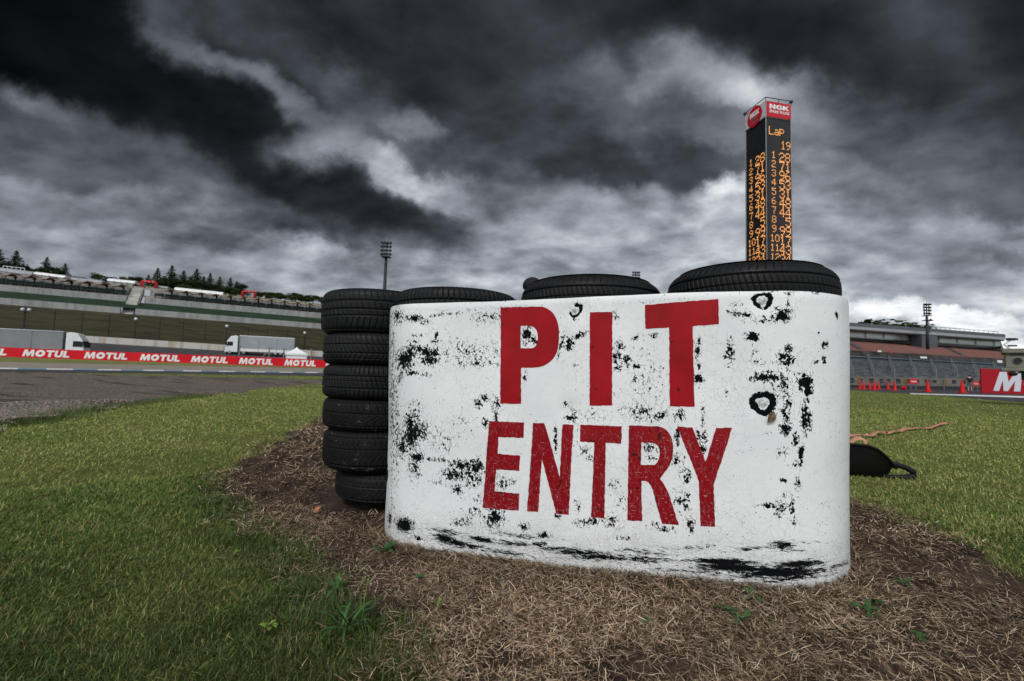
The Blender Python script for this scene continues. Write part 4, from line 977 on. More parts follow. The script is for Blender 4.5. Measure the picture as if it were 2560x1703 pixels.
m = MB(); m.sphere((-.47*KK, -.3*KK, z0-.115*KK), .05*KK, 12, 8, (1.3, 1, .8)); m.tube([(-.42*KK,-.3*KK,z0-.10*KK),(-.36*KK,-.28*KK,z0-.08*KK),(-.3*KK,-.2*KK,z0-.07*KK)], .012*KK, 6); m.build('side_lamp', M['black_plastic'], q, smooth=True)
# camera crane head over the end of the roof
p = wall_pt(2523, 846, 84, N2); q = empty('camera_crane', (p.x, p.y, 0), R(-30), 'black camera on a crane arm beyond the right end of the grandstand roof', 'camera')
m = MB(); m.cyl((0,0,0),(0,0,p.z-3.0),.25,.2); m.build('mast', M['dark_metal'], q)
m = MB(); m.tube([(0,0,p.z-3.2),(-1.2,0,p.z-2),(.3,0,p.z-.6)], .28, 8); m.build('arm', M['white_paint'], q)
m = MB(); m.box((-.6,-.5,p.z-.7),(1.3,.5,p.z+.1)); m.cyl((1.3,0,p.z-.3),(1.9,0,p.z-.3),.3,.35); m.build('camera_head', M['dark_metal'], q, bevel=.05)
m = MB(); m.box((-.4,-.4,p.z-2.6),(1.6,.4,p.z-2.1)); m.build('counterweight', M['dark_metal'], q, bevel=.05)

# trees at the right
for i, (px, y, w, lb) in enumerate(((2118, 797, 2.0, 'dark tree mass behind the grandstand roof, beside the white sheet'), (2148, 796, 1.8, 'dark round tree behind the grandstand roof, second from the sheet'), (2176, 798, 1.8, 'dark round tree behind the grandstand roof, third from the sheet'), (2204, 801, 1.5, 'dark tree behind the grandstand roof where the row dips'), (2232, 808, 1.3, 'low tree right of the dip behind the grandstand roof'), (2256, 811, 1.3, 'low tree behind the grandstand roof, left of the last pointed one'), (2275, 808, 1.0, 'last small pointed tree behind the grandstand roof'))):
    put_tree('d', px, y-13, 150, w*1.3, lb, 'dark trees behind the grandstand', N2, base=6, var=i)
for i, (px, y, w, lb) in enumerate(((2520, 866, 1.6, 'dark tree between the roof end and the grey-beige cabin'), (2544, 868, 1.6, 'dark tree directly above the grey-beige cabin'), (2590, 862, 1.6, 'dark tree beyond the right edge'))):
    put_tree('d', px, y, 110, w, lb, 'dark trees right of the grandstand', N2, base=0, var=i)
for i, px in enumerate(range(1540, 2100, 55)):
    put_tree('d', px, 790-(i*29 % 8), 150, 1.8, 'dark tree behind the hidden part of the grandstand roof', 'dark trees hidden behind the white sheet', N2, base=6, var=i)

# ------------------------------------------------------------------ floodlight masts
def mast(px, ytop, ybot, wpx, depth, zb, label, ladder=False, rows=4):
    u = ray(px, 900); x = u.x/u.y*depth; rt = ray(px, ytop); rb = ray(px, ybot); zt = H+rt.z/rt.y*depth; zc = H+rb.z/rb.y*depth
    q = empty('floodlight_mast', (x, depth, zb), 0, label, 'floodlight', 'floodlight masts'); w = wpx*depth/F/2; zt -= zb; zc -= zb
    m = MB(); m.cyl((0,0,0), (0,0,zc), w*.42, w*.26, 12); m.build('pole', M['dark_metal'], q, smooth=True)
    m = MB(); hgt = zt-zc
    for r_ in range(rows+1):
        z = zc+hgt*r_/rows*.92; m.box((-w*.8, -w*.1, z-.06), (w*.8, w*.1, z+.06)); m.box((-w*.08, -w*.75, z-.06), (w*.08, w*.75, z+.06))
    for x_ in (-w*.7, 0, w*.7): m.box((x_-.07, -.07, zc), (x_+.07, .07, zt))
    m.box((-w*.85, -w*.75, zc-.12), (w*.85, w*.75, zc)); m.build('head_frame', M['dark_metal'], q)
    m = MB(); m.cyl((0,0,zt),(0,0,zt+hgt*.36),.05,.02,6); m.build('lightning_rod', M['metal_grey'], q)
    for r_ in range(rows):
        for c_ in range(4):
            x_ = (-.86+.573*c_)*w; z = zc+hgt*(.16+.84*r_/(rows-1) if rows > 1 else .5)*.98
            m = MB(); m.cyl((x_, -w*.35, z-.03), (x_, -w*.02, z+.05), w*.27, w*.19, 10); m.build('lamp', M['dark_metal'], q)
    if ladder:
        m = MB(); 
        for k in range(12): z = zc*.55+k*zc*.03; m.box((.1, -.05, z), (w*.75, .05, z+.14))
        m.build('ladder', M['dark_metal'], q); m = MB(); m.box((-w*.9,-w*.5,zc*.86),(w*1.4,w*.5,zc*.86+.2)); m.sphere((w*1.1,0,zc*.89),w*.3,10,6); m.build('platform', M['dark_metal'], q)
mast(953, 607, 642, 26, 110, 2.5, 'tall floodlight mast behind the left stack of tyres')
mast(1587, 681, 705, 19, 150, 0, 'distant floodlight mast with only its lamps showing above the tyres')
mast(2320, 761, 789, 18, 108, 7.5, 'floodlight mast in front of the grandstand roof', ladder=True)

# ------------------------------------------------------------------ timing tower
z0 = 50.0
cx, cy = .5624*z0, z0; e1 = Vector((-.0126, .064, 0)).normalized(); e2 = Vector((e1.y, -e1.x, 0)); Wd = .066*z0
tw = empty('timing_tower', (cx, cy, 0), 0, 'tall square black tower with orange lit numbers and a red and white top', 'tower')
def col_z(px, py, d): r_ = ray(px, py); return H+r_.z/r_.y*d
ztop = col_z(1920, 244, z0); zpan = col_z(1920, 293, z0)
pm = NT('led_panel'); v = pm.coord('Object'); br = pm.n('ShaderNodeTexBrick'); c_ = pm.mix(pm.rng(pm.noise(v, .8, 4), .3, .7), (.006, .006, .007), (.014, .014, .016)); M['led_panel'] = pm.fin(c_, .45, .3)
def foot(inset=0): a = e1*inset+e2*inset; return [a, e2*(Wd-2*inset)+a, e2*(Wd-2*inset)+e1*(Wd-2*inset)+a, e1*(Wd-2*inset)+a]
def column(name, z_0, z_1, inset, mat):
    m = MB(); fp = foot(inset); m.add([p+Vector((0,0,z_0)) for p in fp]+[p+Vector((0,0,z_1)) for p in fp], [(3,2,1,0),(4,5,6,7),(0,1,5,4),(1,2,6,5),(2,3,7,6),(3,0,4,7)]); return m.build(name, mat, tw, bevel=.03)
column('column', 0, zpan, .03, M['led_panel']); column('top_cap', zpan, ztop-.35, -.03, M['silver'])
m = MB()
for i in range(4):
    p_ = foot(0)[i]; m.cyl(p_+Vector((0,0,0)), p_+Vector((0,0,zpan)), .05, n=6)
m.build('corner_trim', M['metal_grey'], tw)
FR = {'R': (Vector((0,0,0)), e2, -e1), 'L': (e1*Wd, -e1, -e2)}    # origin, along the face left to right, outward normal
def face_fn(k, off=0.0):
    o, ax, nn = FR[k]; return lambda p: o+ax*p.x*Wd+Vector((0,0,p.y))+nn*(.04+off+p.z)
red2 = varied('sign_red', (.46, .004, .02), .1, 2, .4); wh2 = M['silver']
zt_, zb_ = ztop-.45, zpan+.08
m = MB(); m.slab([(.02,zb_),(.98,zb_),(.98,zt_),(.02,zt_)], .05, M=face_fn('R')); rp = m.build('red_panel', red2, tw)
m = MB(); f_ = face_fn('R', .055); word(m, 'NGK', f_, .12, .78, zb_+.95, zt_-.30, .03); m.build('lettering', M['white_paint'], rp)
def font_face(text, k, x, z, size, mat, parent, off, sx=1.0, skew=0):
    o, ax, nn = FR[k]; c = o+ax*x*Wd+Vector((0,0,z))+nn*(.04+off)
    M4 = Matrix(((ax.x*sx, 0, nn.x, c.x), (ax.y*sx, 0, nn.y, c.y), (0, 1, 0, c.z), (0, 0, 0, 1))); font_word('lettering', text, mat, parent, size, M4, .01)
font_face('SPARK PLUGS', 'R', .51, zb_+.62, .46, M['white_paint'], rp, .07, .95)
m = MB(); m.slab([(.02,zb_),(.98,zb_),(.98,zt_),(.02,zt_)], .05, M=face_fn('L')); wp = m.build('white_panel', varied('tower_white', (.42, .44, .46), .06, .5, .5), tw)
zc_ = (zb_+zt_)/2; 
m = MB(); m.slab([(.5+.36*math.cos(t*math.pi/16), zc_+.36*Wd*math.sin(t*math.pi/16)) for t in range(32)], .03, M=face_fn('L', .055)); rd = m.build('round_emblem', red2, wp)
m = MB(); word(m, 'NGK', face_fn('L', .09), .28, .46, zc_+.02, zc_+.62, .02); m.build('lettering', M['white_paint'], rd)
font_face('SPARK', 'L', .5, zc_-.28, .42, M['metal_grey'], rd, .10); font_face('PLUGS', 'L', .5, zc_-.70, .42, M['metal_grey'], rd, .10)
m = MB(); fp = [p+Vector((0,0,ztop)) for p in foot(-.05)]; m.tube(fp+[fp[0]], .05, 6); m.build('rail', M['dark_metal'], tw)
for a_, b_ in zip(fp, fp[1:]+fp[:1]):
    for t_ in (0, .5):
        c = a_.lerp(b_, t_); m = MB(); m.cyl(c, c-Vector((0,0,.4)), .04, n=6); m.build('rail_post', M['dark_metal'], tw)
for c in (fp[1], fp[3]):
    m = MB(); m.box((c.x-.13, c.y-.13, c.z-.18), (c.x+.13, c.y+.13, c.z+.05)); m.build('spotlight', M['dark_metal'], tw)
DOT = {'0':"01110 10001 10001 10001 10001 10001 01110",'1':"00100 01100 00100 00100 00100 00100 01110",'2':"01110 10001 00001 00110 01000 10000 11111",'3':"01110 10001 00001 00110 00001 10001 01110",'4':"00010 00110 01010 10010 11111 00010 00010",'5':"11111 10000 11110 00001 00001 10001 01110",'6':"00110 01000 10000 11110 10001 10001 01110",'7':"11111 00001 00010 00010 00100 00100 00100",'8':"01110 10001 10001 01110 10001 10001 01110",'9':"01110 10001 10001 01111 00001 00010 01100",'L':"10000 10000 10000 10000 10000 10000 11111",'a':"00000 00000 01110 00001 01111 10001 01111",'p':"00000 11110 10001 10001 11110 10000 10000"}
em = NT('led_amber'); em.b.inputs['Base Color'].default_value = (.05, .02, .01, 1); em.b.inputs['Emission Color'].default_value = (1.0, .42, .12, 1); em.b.inputs['Emission Strength'].default_value = 1.1; M['led'] = em.m
def glyph(m, ch, k, x, zt, w, h, rad=.42):
    o, ax, nn = FR[k]; rows = DOT[ch].split(); dxx = w/5; dzz = h/7
    for j, row in enumerate(rows):
        for i, b in enumerate(row):
            if b == '1':
                c = o+ax*((x+dxx*(i+.5))*Wd)+Vector((0,0,zt-dzz*(j+.5)))+nn*.03
                rx_, rz_ = dxx*Wd*rad, dzz*rad; m.add([c+ax*rx_*math.cos(t)+Vector((0,0,rz_*math.sin(t)))+nn*.02 for t in [q_*math.pi/4+.39 for q_ in range(8)]], [tuple(range(8))])
NUM = ['28','71','96','53','31','48','44','5','99','17','43','24']
zr1 = col_z(1935, 380, z0*1.007); zr12 = col_z(1935, 634, z0*1.007); pt_ = (zr1-zr12)/11
for k in ('R', 'L'):
    for i, nm in enumerate(NUM):
        m = MB(); zt = zr1-pt_*i; ps = str(i+1)
        for j, ch in enumerate(ps): glyph(m, ch, k, (.20 if len(ps) == 1 else .13)+.19*j, zt, .17, .78*pt_)
        nm2 = nm.rjust(2)
        for j, ch in enumerate(nm2):
            if ch != ' ': glyph(m, ch, k, .50+.235*j, zt-.06*pt_, .215, 1.02*pt_)
        m.build('lit_row', M['led'], tw)
m = MB(); zl = col_z(1930, 318, z0*1.005)
for j, ch in enumerate('Lap'): glyph(m, ch, 'R', .10+.21*j, zl, .19, .98)
m.build('lit_row', M['led'], tw)
m = MB(); zl = col_z(1930, 351, z0*1.005)
for j, ch in enumerate('19'): glyph(m, ch, 'R', .58+.20*j, zl, .18, .98)
m.build('lit_row', M['led'], tw)

# ------------------------------------------------------------------ the painted sheet round the tyre stacks
CB, CC, CD, CA = (Vector((-.32, 2.59)), Vector((.388, 2.29)), Vector((1.07, 2.06)), Vector((-.905, 3.03)))
RS = .372
def path_pts():
    P = []
    def arc(c, a0, a1):
        for i in range(int(abs(a1-a0)/1.5)+1):
            a = R(a0+(a1-a0)*i/int(abs(a1-a0)/1.5)); P.append((c.x+RS*math.cos(a), c.y+RS*math.sin(a)))
    def nrm(p, q): d = q-p; return math.degrees(math.atan2(-d.x, d.y))+360
    a1 = nrm(CB, CC); a2 = nrm(CC, CD)
    arc(CB, 148, a1); arc(CC, a1, a2); arc(CD, a2, 425); return np.array(P)
PP = path_pts(); seg = np.linalg.norm(np.diff(PP, axis=0), axis=1); SS = np.concatenate([[0], np.cumsum(seg)]); SL = SS[-1]
def sheet_xy(s):
    x = np.interp(s, SS, PP[:, 0]); y = np.interp(s, SS, PP[:, 1]); e = .004
    tx = np.interp(s+e, SS, PP[:, 0])-np.interp(s-e, SS, PP[:, 0]); ty = np.interp(s+e, SS, PP[:, 1])-np.interp(s-e, SS, PP[:, 1]); l = np.hypot(tx, ty)+1e-9
    return x, y, ty/l, -tx/l
BOLTS = [(1437,775,1.0),(1430,1022,.8),(1907,751,1.1),(1908,1008,1.1)]
bolt_sz = []
def sheet_top(s): f = s/SL; return 1.142+.020*f+.004*np.sin(s*4.1)
def relief(s, z):
    r = .0045*(fnoise(s, z, 3.0, 51, 2)-.5)*2 + .004*np.sin(z*9+s*2)*.4
    for (bs, bz_, k) in bolt_sz:
        d = np.hypot(s-bs, z-bz_); r = r - .006*np.exp(-(d/.045)**2)
    r = r - .036*np.clip(1-z/1.15, 0, 1)*np.clip((.78-s)/.5, 0, 1) - .016*np.clip(1-z/1.15, 0, 1)*np.clip((s-(SL-1.05))/.5, 0, 1)
    r = r - .004*np.clip((z-(sheet_top(s)-.03))/.03, 0, 1)**2 + .003*np.sin(s*13+z*2)*np.clip((z-.6)/.5, 0, 1) + .002*np.clip((.18-z)/.2, 0, 1)
    return r
def sheet_pt(s, z, off=0.0):
    x, y, nx, ny = sheet_xy(s); r = relief(s, z)+off; return x+nx*r, y+ny*r, z
def project(x, y, z):
    P = np.stack([np.asarray(x)-0, np.asarray(y)-0, np.asarray(z)-H], -1); r = P@np.array(Rv); u = P@np.array(Uv); f = P@np.array(Fv)
    return 1280+F*r/f, 851.5-F*u/f
# look-up from picture measurements to places on the sheet
gs_ = np.linspace(.1, SL-.1, 900); gz_ = np.linspace(-.1, 1.18, 500); GS, GZ = np.meshgrid(gs_, gz_)
x_, y_, z_ = sheet_pt(GS, GZ); GPX, GPY = project(x_, y_, z_)
_, _, nx_, ny_ = sheet_xy(GS); vis = (nx_*x_+ny_*y_) < -.02
GPX = np.where(vis, GPX, 1e6)
def sz(px, py):
    i = np.argmin((GPX-px)**2+(GPY-py)**2); r, c = divmod(i, GPX.shape[1]); r = min(max(r, 1), 498); c = min(max(c, 1), 898)
    J = np.array([[GPX[r, c+1]-GPX[r, c-1], GPX[r+1, c]-GPX[r-1, c]], [GPY[r, c+1]-GPY[r, c-1], GPY[r+1, c]-GPY[r-1, c]]])/2
    d = np.linalg.solve(J, [px-GPX[r, c], py-GPY[r, c]]); d = np.clip(d, -1.5, 1.5)
    return GS[r, c]+d[0]*(gs_[1]-gs_[0]), GZ[r, c]+d[1]*(gz_[1]-gz_[0])
for (px, py, k) in BOLTS: a = sz(px, py); bolt_sz.append((a[0], a[1], k))

# where the paint has flaked: centre, half size, tilt, coverage
FL = """1011 899 22 25 0 .75;1026 883 12 25 0 .7;1072 883 30 16 15 .65;1047 873 25 10 15 .6;1075 901 25 14 0 .65;1164 883 85 32 0 .40;1190 909 72 11 0 .42;1029 932 25 7 0 .6;1060 938 22 7 0 .4;994 789 12 18 0 .65;1034 796 22 9 0 .7;1062 803 20 10 0 .45;1105 787 60 4 -6 .5;1215 794 42 18 0 .40;1047 839 26 6 0 .40;1091 838 5 9 30 .6;1036 854 15 9 0 .42;1087 855 12 11 0 .5;980 1000 9 270 0 .44;1001 942 9 30 15 .48;986 965 8 25 0 .5;975 880 6 120 0 .42;992 1090 10 130 0 .42
1029 1059 20 45 10 .60;1044 1077 30 26 0 .62;1030 1088 24 40 10 .68;1006 1116 15 32 0 .62;1042 1144 18 12 0 .72;1036 1172 16 26 0 .55;1085 1149 36 6 3 .52;1154 1162 30 12 5 .66;1190 1167 18 20 0 .70;1133 1187 28 15 0 .66;1179 1193 32 28 0 .52;1144 1223 18 13 0 .58;1098 1203 26 14 0 .36;1105 1105 55 50 0 .30;1150 1060 70 60 0 .24;1235 1297 26 28 0 .58;1156 1305 24 12 0 .52;1188 1280 40 14 0 .38;1256 1210 15 22 0 .50;1280 1206 10 8 0 .50;1230 1150 10 40 0 .3;1207 1250 50 20 0 .34
1404 863 6 32 15 .60;1422 860 11 15 0 .75;1452 837 18 8 -25 .62;1317 835 12 15 0 .80;1335 852 9 9 0 .62;1317 856 12 8 0 .5;1313 939 6 14 0 .5;1211 994 12 10 0 .58;1196 1010 10 14 0 .55;1240 1010 14 24 0 .48;1240 1040 5 20 0 .6;1212 1055 7 14 0 .62;1427 1046 15 8 0 .70;1417 1014 16 12 0 .42;1440 1030 26 20 0 .3;1480 1040 60 24 0 .30;1437 914 10 5 0 .5;1440 800 6 5 0 .6;1540 790 7 18 -20 .5;1547 865 10 14 0 .6;1540 895 14 12 0 .64
1637 839 12 6 0 .52;1586 848 12 6 -25 .55;1555 871 20 6 0 .46;1565 902 14 14 0 .62;1543 919 12 10 0 .6;1591 917 12 7 0 .58;1588 947 7 12 0 .52;1656 917 12 6 0 .42;1620 950 70 110 0 .27;1610 1030 60 26 0 .40;1652 1038 14 10 -20 .62;1700 1040 14 16 0 .60;1744 873 8 26 0 .60;1746 947 11 12 0 .78;1748 850 7 8 0 .6;1748 916 8 8 0 .6;1757 1050 6 60 0 .46;1826 876 9 34 0 .60;1822 893 12 9 0 .6;1815 983 5 14 0 .4
1882 843 17 11 10 .95;1884 880 8 18 0 .42;1897 905 18 7 15 .50;1856 787 30 8 12 .58;1841 761 18 8 0 .42;1958 786 20 17 0 .68;1940 797 18 12 0 .56;1968 761 6 14 0 .55;1969 733 14 8 0 .48;2040 731 14 5 15 .45;1900 800 50 12 0 .38;1961 899 23 16 0 .66;1971 873 9 11 0 .64;1940 870 10 6 0 .2
1923 945 45 10 0 .68;1958 955 25 35 0 .50;1958 985 20 20 0 .42;2012 958 17 17 0 .92;2017 936 10 8 0 .5;2018 981 12 13 0 .70;2017 1001 12 8 0 .52;2014 1024 9 8 0 .58;2014 1050 13 34 0 .66;1968 1011 14 12 0 .52;1961 1044 16 34 0 .52;1964 1072 14 18 0 .68;1920 930 40 6 0 .42;2063 861 7 9 20 .9;2060 899 5 10 0 .95;2092 789 4 8 -20 .8;2047 832 4 4 0 .5;2040 905 8 6 0 .5
2003 1140 8 30 0 .66;1958 1132 18 22 0 .40;1995 1210 8 20 0 .52;1958 1202 9 5 20 .62;1928 1265 30 7 0 .62;1950 1269 14 18 0 .66;1979 1272 8 20 0 .60;1966 1240 14 12 0 .45;1992 1160 20 12 0 .4;1920 1085 14 4 0 .42;1985 1300 10 22 0 .40;1990 1100 10 18 0 .5
1623 1118 16 12 0 .60;1628 1146 14 6 0 .52;1693 1151 12 15 0 .60;1693 1090 8 26 0 .58;1717 1191 10 22 0 .60;1746 1090 8 15 0 .68;1762 1092 8 22 0 .48;1757 1124 7 9 0 .68;1701 1250 24 28 0 .44;1714 1266 20 12 0 .48;1725 1309 14 18 0 .58;1660 1322 22 6 8 .60;1634 1312 14 8 0 .52;1706 1170 14 40 0 .36;1389 1098 5 30 0 .64;1457 1126 20 14 0 .40;1475 1145 12 8 0 .5;1445 1269 10 22 0 .42;1457 1307 20 10 0 .55;1312 1320 12 12 0 .60;1322 1338 14 8 40 .5;1394 1292 8 8 0 .62;1483 1305 14 9 0 .60;1534 1213 18 14 0 .46;1529 1305 26 20 0 .42;1560 1250 40 40 0 .27;1400 840 8 18 0 .3;1500 1180 30 60 0 .22;1420 1190 30 80 0 .20;1440 1090 12 60 0 .3;1590 1200 8 60 0 .22
1358 1338 18 7 0 .66;1011 1310 20 16 30 .72;1045 1345 16 4 20 .7;1775 1365 14 5 0 .5;1560 1345 34 6 0 .5;1300 860 14 14 0 .18;1290 980 60 40 0 .18;1500 960 30 60 0 .16;1880 1110 10 6 0 .3;1240 770 180 5 -3 .30;1600 755 200 5 -5 .26;1960 728 130 5 3 .26"""
SM = """975 1297 6 22 0 .55;1011 1314 22 14 30 .8;1113 1346 28 12 14 .75;1140 1358 34 8 14 .75;1205 1349 34 6 10 .8;1182 1366 40 7 8 .55;1348 1361 24 8 5 .6;1290 1360 60 8 6 .5;1445 1381 80 8 3 .58;1500 1392 80 9 3 .62;1400 1372 90 6 4 .5;1600 1398 90 9 3 .5;1580 1376 60 6 3 .4;1250 1380 90 7 8 .4;1808 1405 85 8 3 .80;1840 1420 95 10 3 .86;1945 1430 95 14 0 .95;1995 1411 60 9 -4 .80;2040 1428 50 8 -10 .5;1955 1363 34 14 0 .72;1875 1371 60 9 -6 .48;2022 1357 60 8 0 .30;1990 1376 40 6 6 .4;1700 1370 80 8 0 .34;1650 1385 90 6 0 .36;1120 1330 60 8 12 .45;1300 1340 80 8 6 .42;1980 1445 80 8 -6 .5;1880 1440 60 6 0 .5;2095 1415 30 6 -22 .45;1260 1400 120 6 8 .35;1750 1430 140 6 3 .35"""
def parse(t): return [tuple(float(x) for x in r.split()) for l in t.split('\n') for r in l.split(';')]
def density(px, py, L, pw=1.7, g=1.25):
    D = np.zeros_like(px)
    for (cx_, cy_, rx, ry, rot, s) in L:
        c, sn = math.cos(R(rot)), math.sin(R(rot)); u = (px-cx_)*c+(py-cy_)*sn; v = -(px-cx_)*sn+(py-cy_)*c
        r2 = ((u/(rx*g))**2+(v/(ry*g))**2)**(pw/2); D = np.maximum(D, min(s, .80)*np.exp(-r2*.85))
    return D
ns, nz = 620, 300
s_ax = np.linspace(0, SL, ns); t_ax = np.linspace(0, 1, nz); S_, T_ = np.meshgrid(s_ax, t_ax)
_bx, _by, _, _ = sheet_xy(s_ax); zbot = gz(_bx, _by)-.035
ztop_ = sheet_top(s_ax)+.0035*(fnoise(s_ax, s_ax*0, 7, 3)-.5)
Z_ = zbot[None, :]+(ztop_-zbot)[None, :]*T_
x_, y_, z_ = sheet_pt(S_, Z_); px_, py_ = project(x_, y_, z_); _, _, nx_, ny_ = sheet_xy(S_)
seen = (nx_*x_+ny_*y_) < -.01
D_f = np.where(seen, density(px_, py_, parse(FL)), .20); D_s = np.where(seen, density(px_, py_, parse(SM), g=1.0), .0)
ring = np.zeros_like(S_); 
for (bs, bz_, k), (r0, r1) in zip(bolt_sz, ((.0175,.036),(.022,.030),(.0168,.039),(.0215,.050))):
    d = np.hypot(S_-bs, Z_-bz_); a = np.arctan2(Z_-bz_, S_-bs); gate = 1.0; d = d+.010*(fnoise(S_, Z_, 70, 95, 2)-.5)+.0025*np.sin(3*a+bs*7)
    if abs(r0-.022) < 1e-6: gate = np.clip(-np.sin(a), 0, 1)
    if r0 == .0175: gate = np.clip(1.15-1.0*np.clip(-np.cos(a+.5), 0, 1), 0, 1)
    if r0 == .0168: gate = np.clip(.55+.6*np.abs(np.cos(a)), 0, 1)
    m_ = np.clip((d-r0)/.004+.4, 0, 1)*np.clip((r1-d)/.008, 0, 1)*gate; ring = np.maximum(ring, m_*.84)
    D_f = np.where(d < r0, np.minimum(D_f, .25), D_f)
D_f = np.maximum(D_f, ring)
low = np.clip(1-(T_*1.17)/.26, 0, 1)
V = np.stack([x_, y_, z_], -1).reshape(-1, 3); I = np.arange(ns*nz).reshape(nz, ns)
Fq = np.stack([I[:-1, :-1], I[:-1, 1:], I[1:, 1:], I[1:, :-1]], -1).reshape(-1, 4)
xb, yb, zb2 = sheet_pt(S_[::6, ::2], Z_[::6, ::2], -.010)
# back skin and rims
rows_ = list(range(0, nz, 1)); top = I[-1]; bot_ = I[0]
xt, yt, zt2 = sheet_pt(s_ax, Z_[-1], -.010); nv = len(V); Vt = np.stack([xt, yt, zt2-.0015], -1)
xo, yo, zo = sheet_pt(s_ax, Z_[0], -.010); Vb = np.stack([xo, yo, zo], -1); nt = nv+ns
Ft = np.stack([top[:-1], top[1:], nv+np.arange(1, ns), nv+np.arange(ns-1)], -1)
Fb = np.stack([nv+np.arange(ns-1), nv+np.arange(1, ns), nt+np.arange(1, ns), nt+np.arange(ns-1)], -1)
Fe = np.array([[I[0, 0], I[-1, 0], nv, nt], [I[-1, -1], I[0, -1], nt+ns-1, nv+ns-1]])
Vall = np.concatenate([V, Vt, Vb]); pad = np.zeros(2*ns)
sm = NT('flaking_white_paint')
u_at, z_at_, df, ds, lo_ = sm.attr('along'), sm.attr('up'), sm.attr('flake'), sm.attr('smear'), sm.attr('low')
cb = sm.n('ShaderNodeCombineXYZ'); sm.L.new(u_at, cb.inputs[0]); sm.L.new(z_at_, cb.inputs[1]); uv = cb.outputs[0]
def mp(v, sc, rot=0.0):
    m = sm.n('ShaderNodeMapping'); m.inputs['Scale'].default_value = sc; m.inputs['Rotation'].default_value = (0, 0, rot); sm.L.new(v, m.inputs[0]); return m.outputs[0]
def sat(v, lo, hi): return sm.rng(v, lo, hi, 0.0, 1.0)
# flakes: broken cells + turbulence, strength decides how much of the paint is gone
wv = sm.n('ShaderNodeTexNoise'); sm.L.new(uv, wv.inputs['Vector']); wv.inputs['Scale'].default_value = 46; wv.inputs['Detail'].default_value = 3
wo_ = sm.n('ShaderNodeVectorMath', operation='SCALE'); sm.L.new(wv.outputs['Color'], wo_.inputs[0]); wo_.inputs['Scale'].default_value = .012
uvw = sm.n('ShaderNodeVectorMath', operation='ADD'); sm.L.new(uv, uvw.inputs[0]); sm.L.new(wo_.outputs[0], uvw.inputs[1]); uvw = uvw.outputs[0]
nA = sat(sm.noise(mp(uvw, (1, .8, 1), .35), 74, 5, .66, .5), .30, .70)
nB = sat(sm.noise(uvw, 260, 3, .6), .3, .7)
vc = sm.n('ShaderNodeTexVoronoi'); sm.L.new(mp(uvw, (1, .75, 1), .3), vc.inputs['Vector']); vc.inputs['Scale'].default_value = 135
vs_ = sm.n('ShaderNodeSeparateColor'); sm.L.new(vc.outputs['Color'], vs_.inputs[0])
nz_ = sm.math('ADD', sm.math('ADD', sm.math('MULTIPLY', nA, .52), sm.math('MULTIPLY', nB, .16)), sm.math('MULTIPLY', vs_.outputs[0], .32))
thr = sm.math('MULTIPLY_ADD', df, 1.06, .038)
d0 = sm.math('SUBTRACT', sm.math('ADD', thr, nz_), 1.0)                 # >0 : gone
fl = sm.rng(d0, -.006, .010)
# sparse pin-holes everywhere
pin = sm.rng(sm.math('ADD', sm.noise(uvw, 120, 2, .5), sm.math('MULTIPLY', sm.noise(uv, 5, 3), .25)), .845, .86)
# smears: streaks along the sheet
nS = sat(sm.noise(mp(uvw, (1, 5.5, 1), .03), 34, 6, .72, .3), .32, .68); nS2 = sat(sm.noise(mp(uv, (1, 2, 1)), 260, 3, .7), .3, .7)
ds_ = sm.math('ADD', sm.math('ADD', ds, .06), sm.math('MULTIPLY', lo_, .27))
d1 = sm.math('SUBTRACT', sm.math('ADD', ds_, sm.math('ADD', sm.math('MULTIPLY', nS, .66), sm.math('MULTIPLY', nS2, .34))), 1.0)
smr = sm.rng(d1, -.03, .07)
# crazing in the paint
cw = sm.n('ShaderNodeTexNoise'); sm.L.new(uv, cw.inputs['Vector']); cw.inputs['Scale'].default_value = 9; cw.inputs['Detail'].default_value = 4
cs = sm.n('ShaderNodeVectorMath', operation='SCALE'); sm.L.new(cw.outputs['Color'], cs.inputs[0]); cs.inputs['Scale'].default_value = .05
cu_ = sm.n('ShaderNodeVectorMath', operation='ADD'); sm.L.new(uv, cu_.inputs[0]); sm.L.new(cs.outputs[0], cu_.inputs[1])
cr1 = sm.voro(mp(cu_.outputs[0], (1, .5, 1), .5), 42, 'DISTANCE_TO_EDGE'); cr2 = sm.voro(mp(cu_.outputs[0], (.6, 1, 1), -.2), 26, 'DISTANCE_TO_EDGE')
cm = sm.rng(sm.noise(uv, 3.2, 3), .42, .62)
crk = sm.math('MAXIMUM', sm.math('MULTIPLY', sm.rng(cr1, .0, .028, 1, 0), cm), sm.math('MULTIPLY', sm.rng(cr2, 0, .012, 1, 0), sm.rng(sm.noise(uv, 2.1, 2), .40, .55)))
white = sm.mix(sm.rng(sm.noise(uv, 2.2, 6, .6), .3, .7), (.63, .65, .67), (.76, .775, .79))
grime = sm.math('MULTIPLY', sm.rng(sm.noise(mp(uv, (1, 3, 1)), 9, 6, .7), .38, .75), sm.rng(lo_, .05, .95))
white = sm.mix(sm.math('MULTIPLY', grime, .8), white, (.22, .225, .18)); speck = sm.math('MULTIPLY', sm.rng(sm.noise(mp(uvw, (1, 2.5, 1)), 120, 4, .75), .52, .60), sm.math('ADD', sm.math('MULTIPLY', lo_, .95), .08)); white = sm.mix(speck, white, (.07, .075, .075)); white = sm.mix(sm.math('MULTIPLY', crk, .42), white, (.10, .105, .11))
black = sm.mix(nB, (.0022, .0024, .003), (.007, .0075, .009))
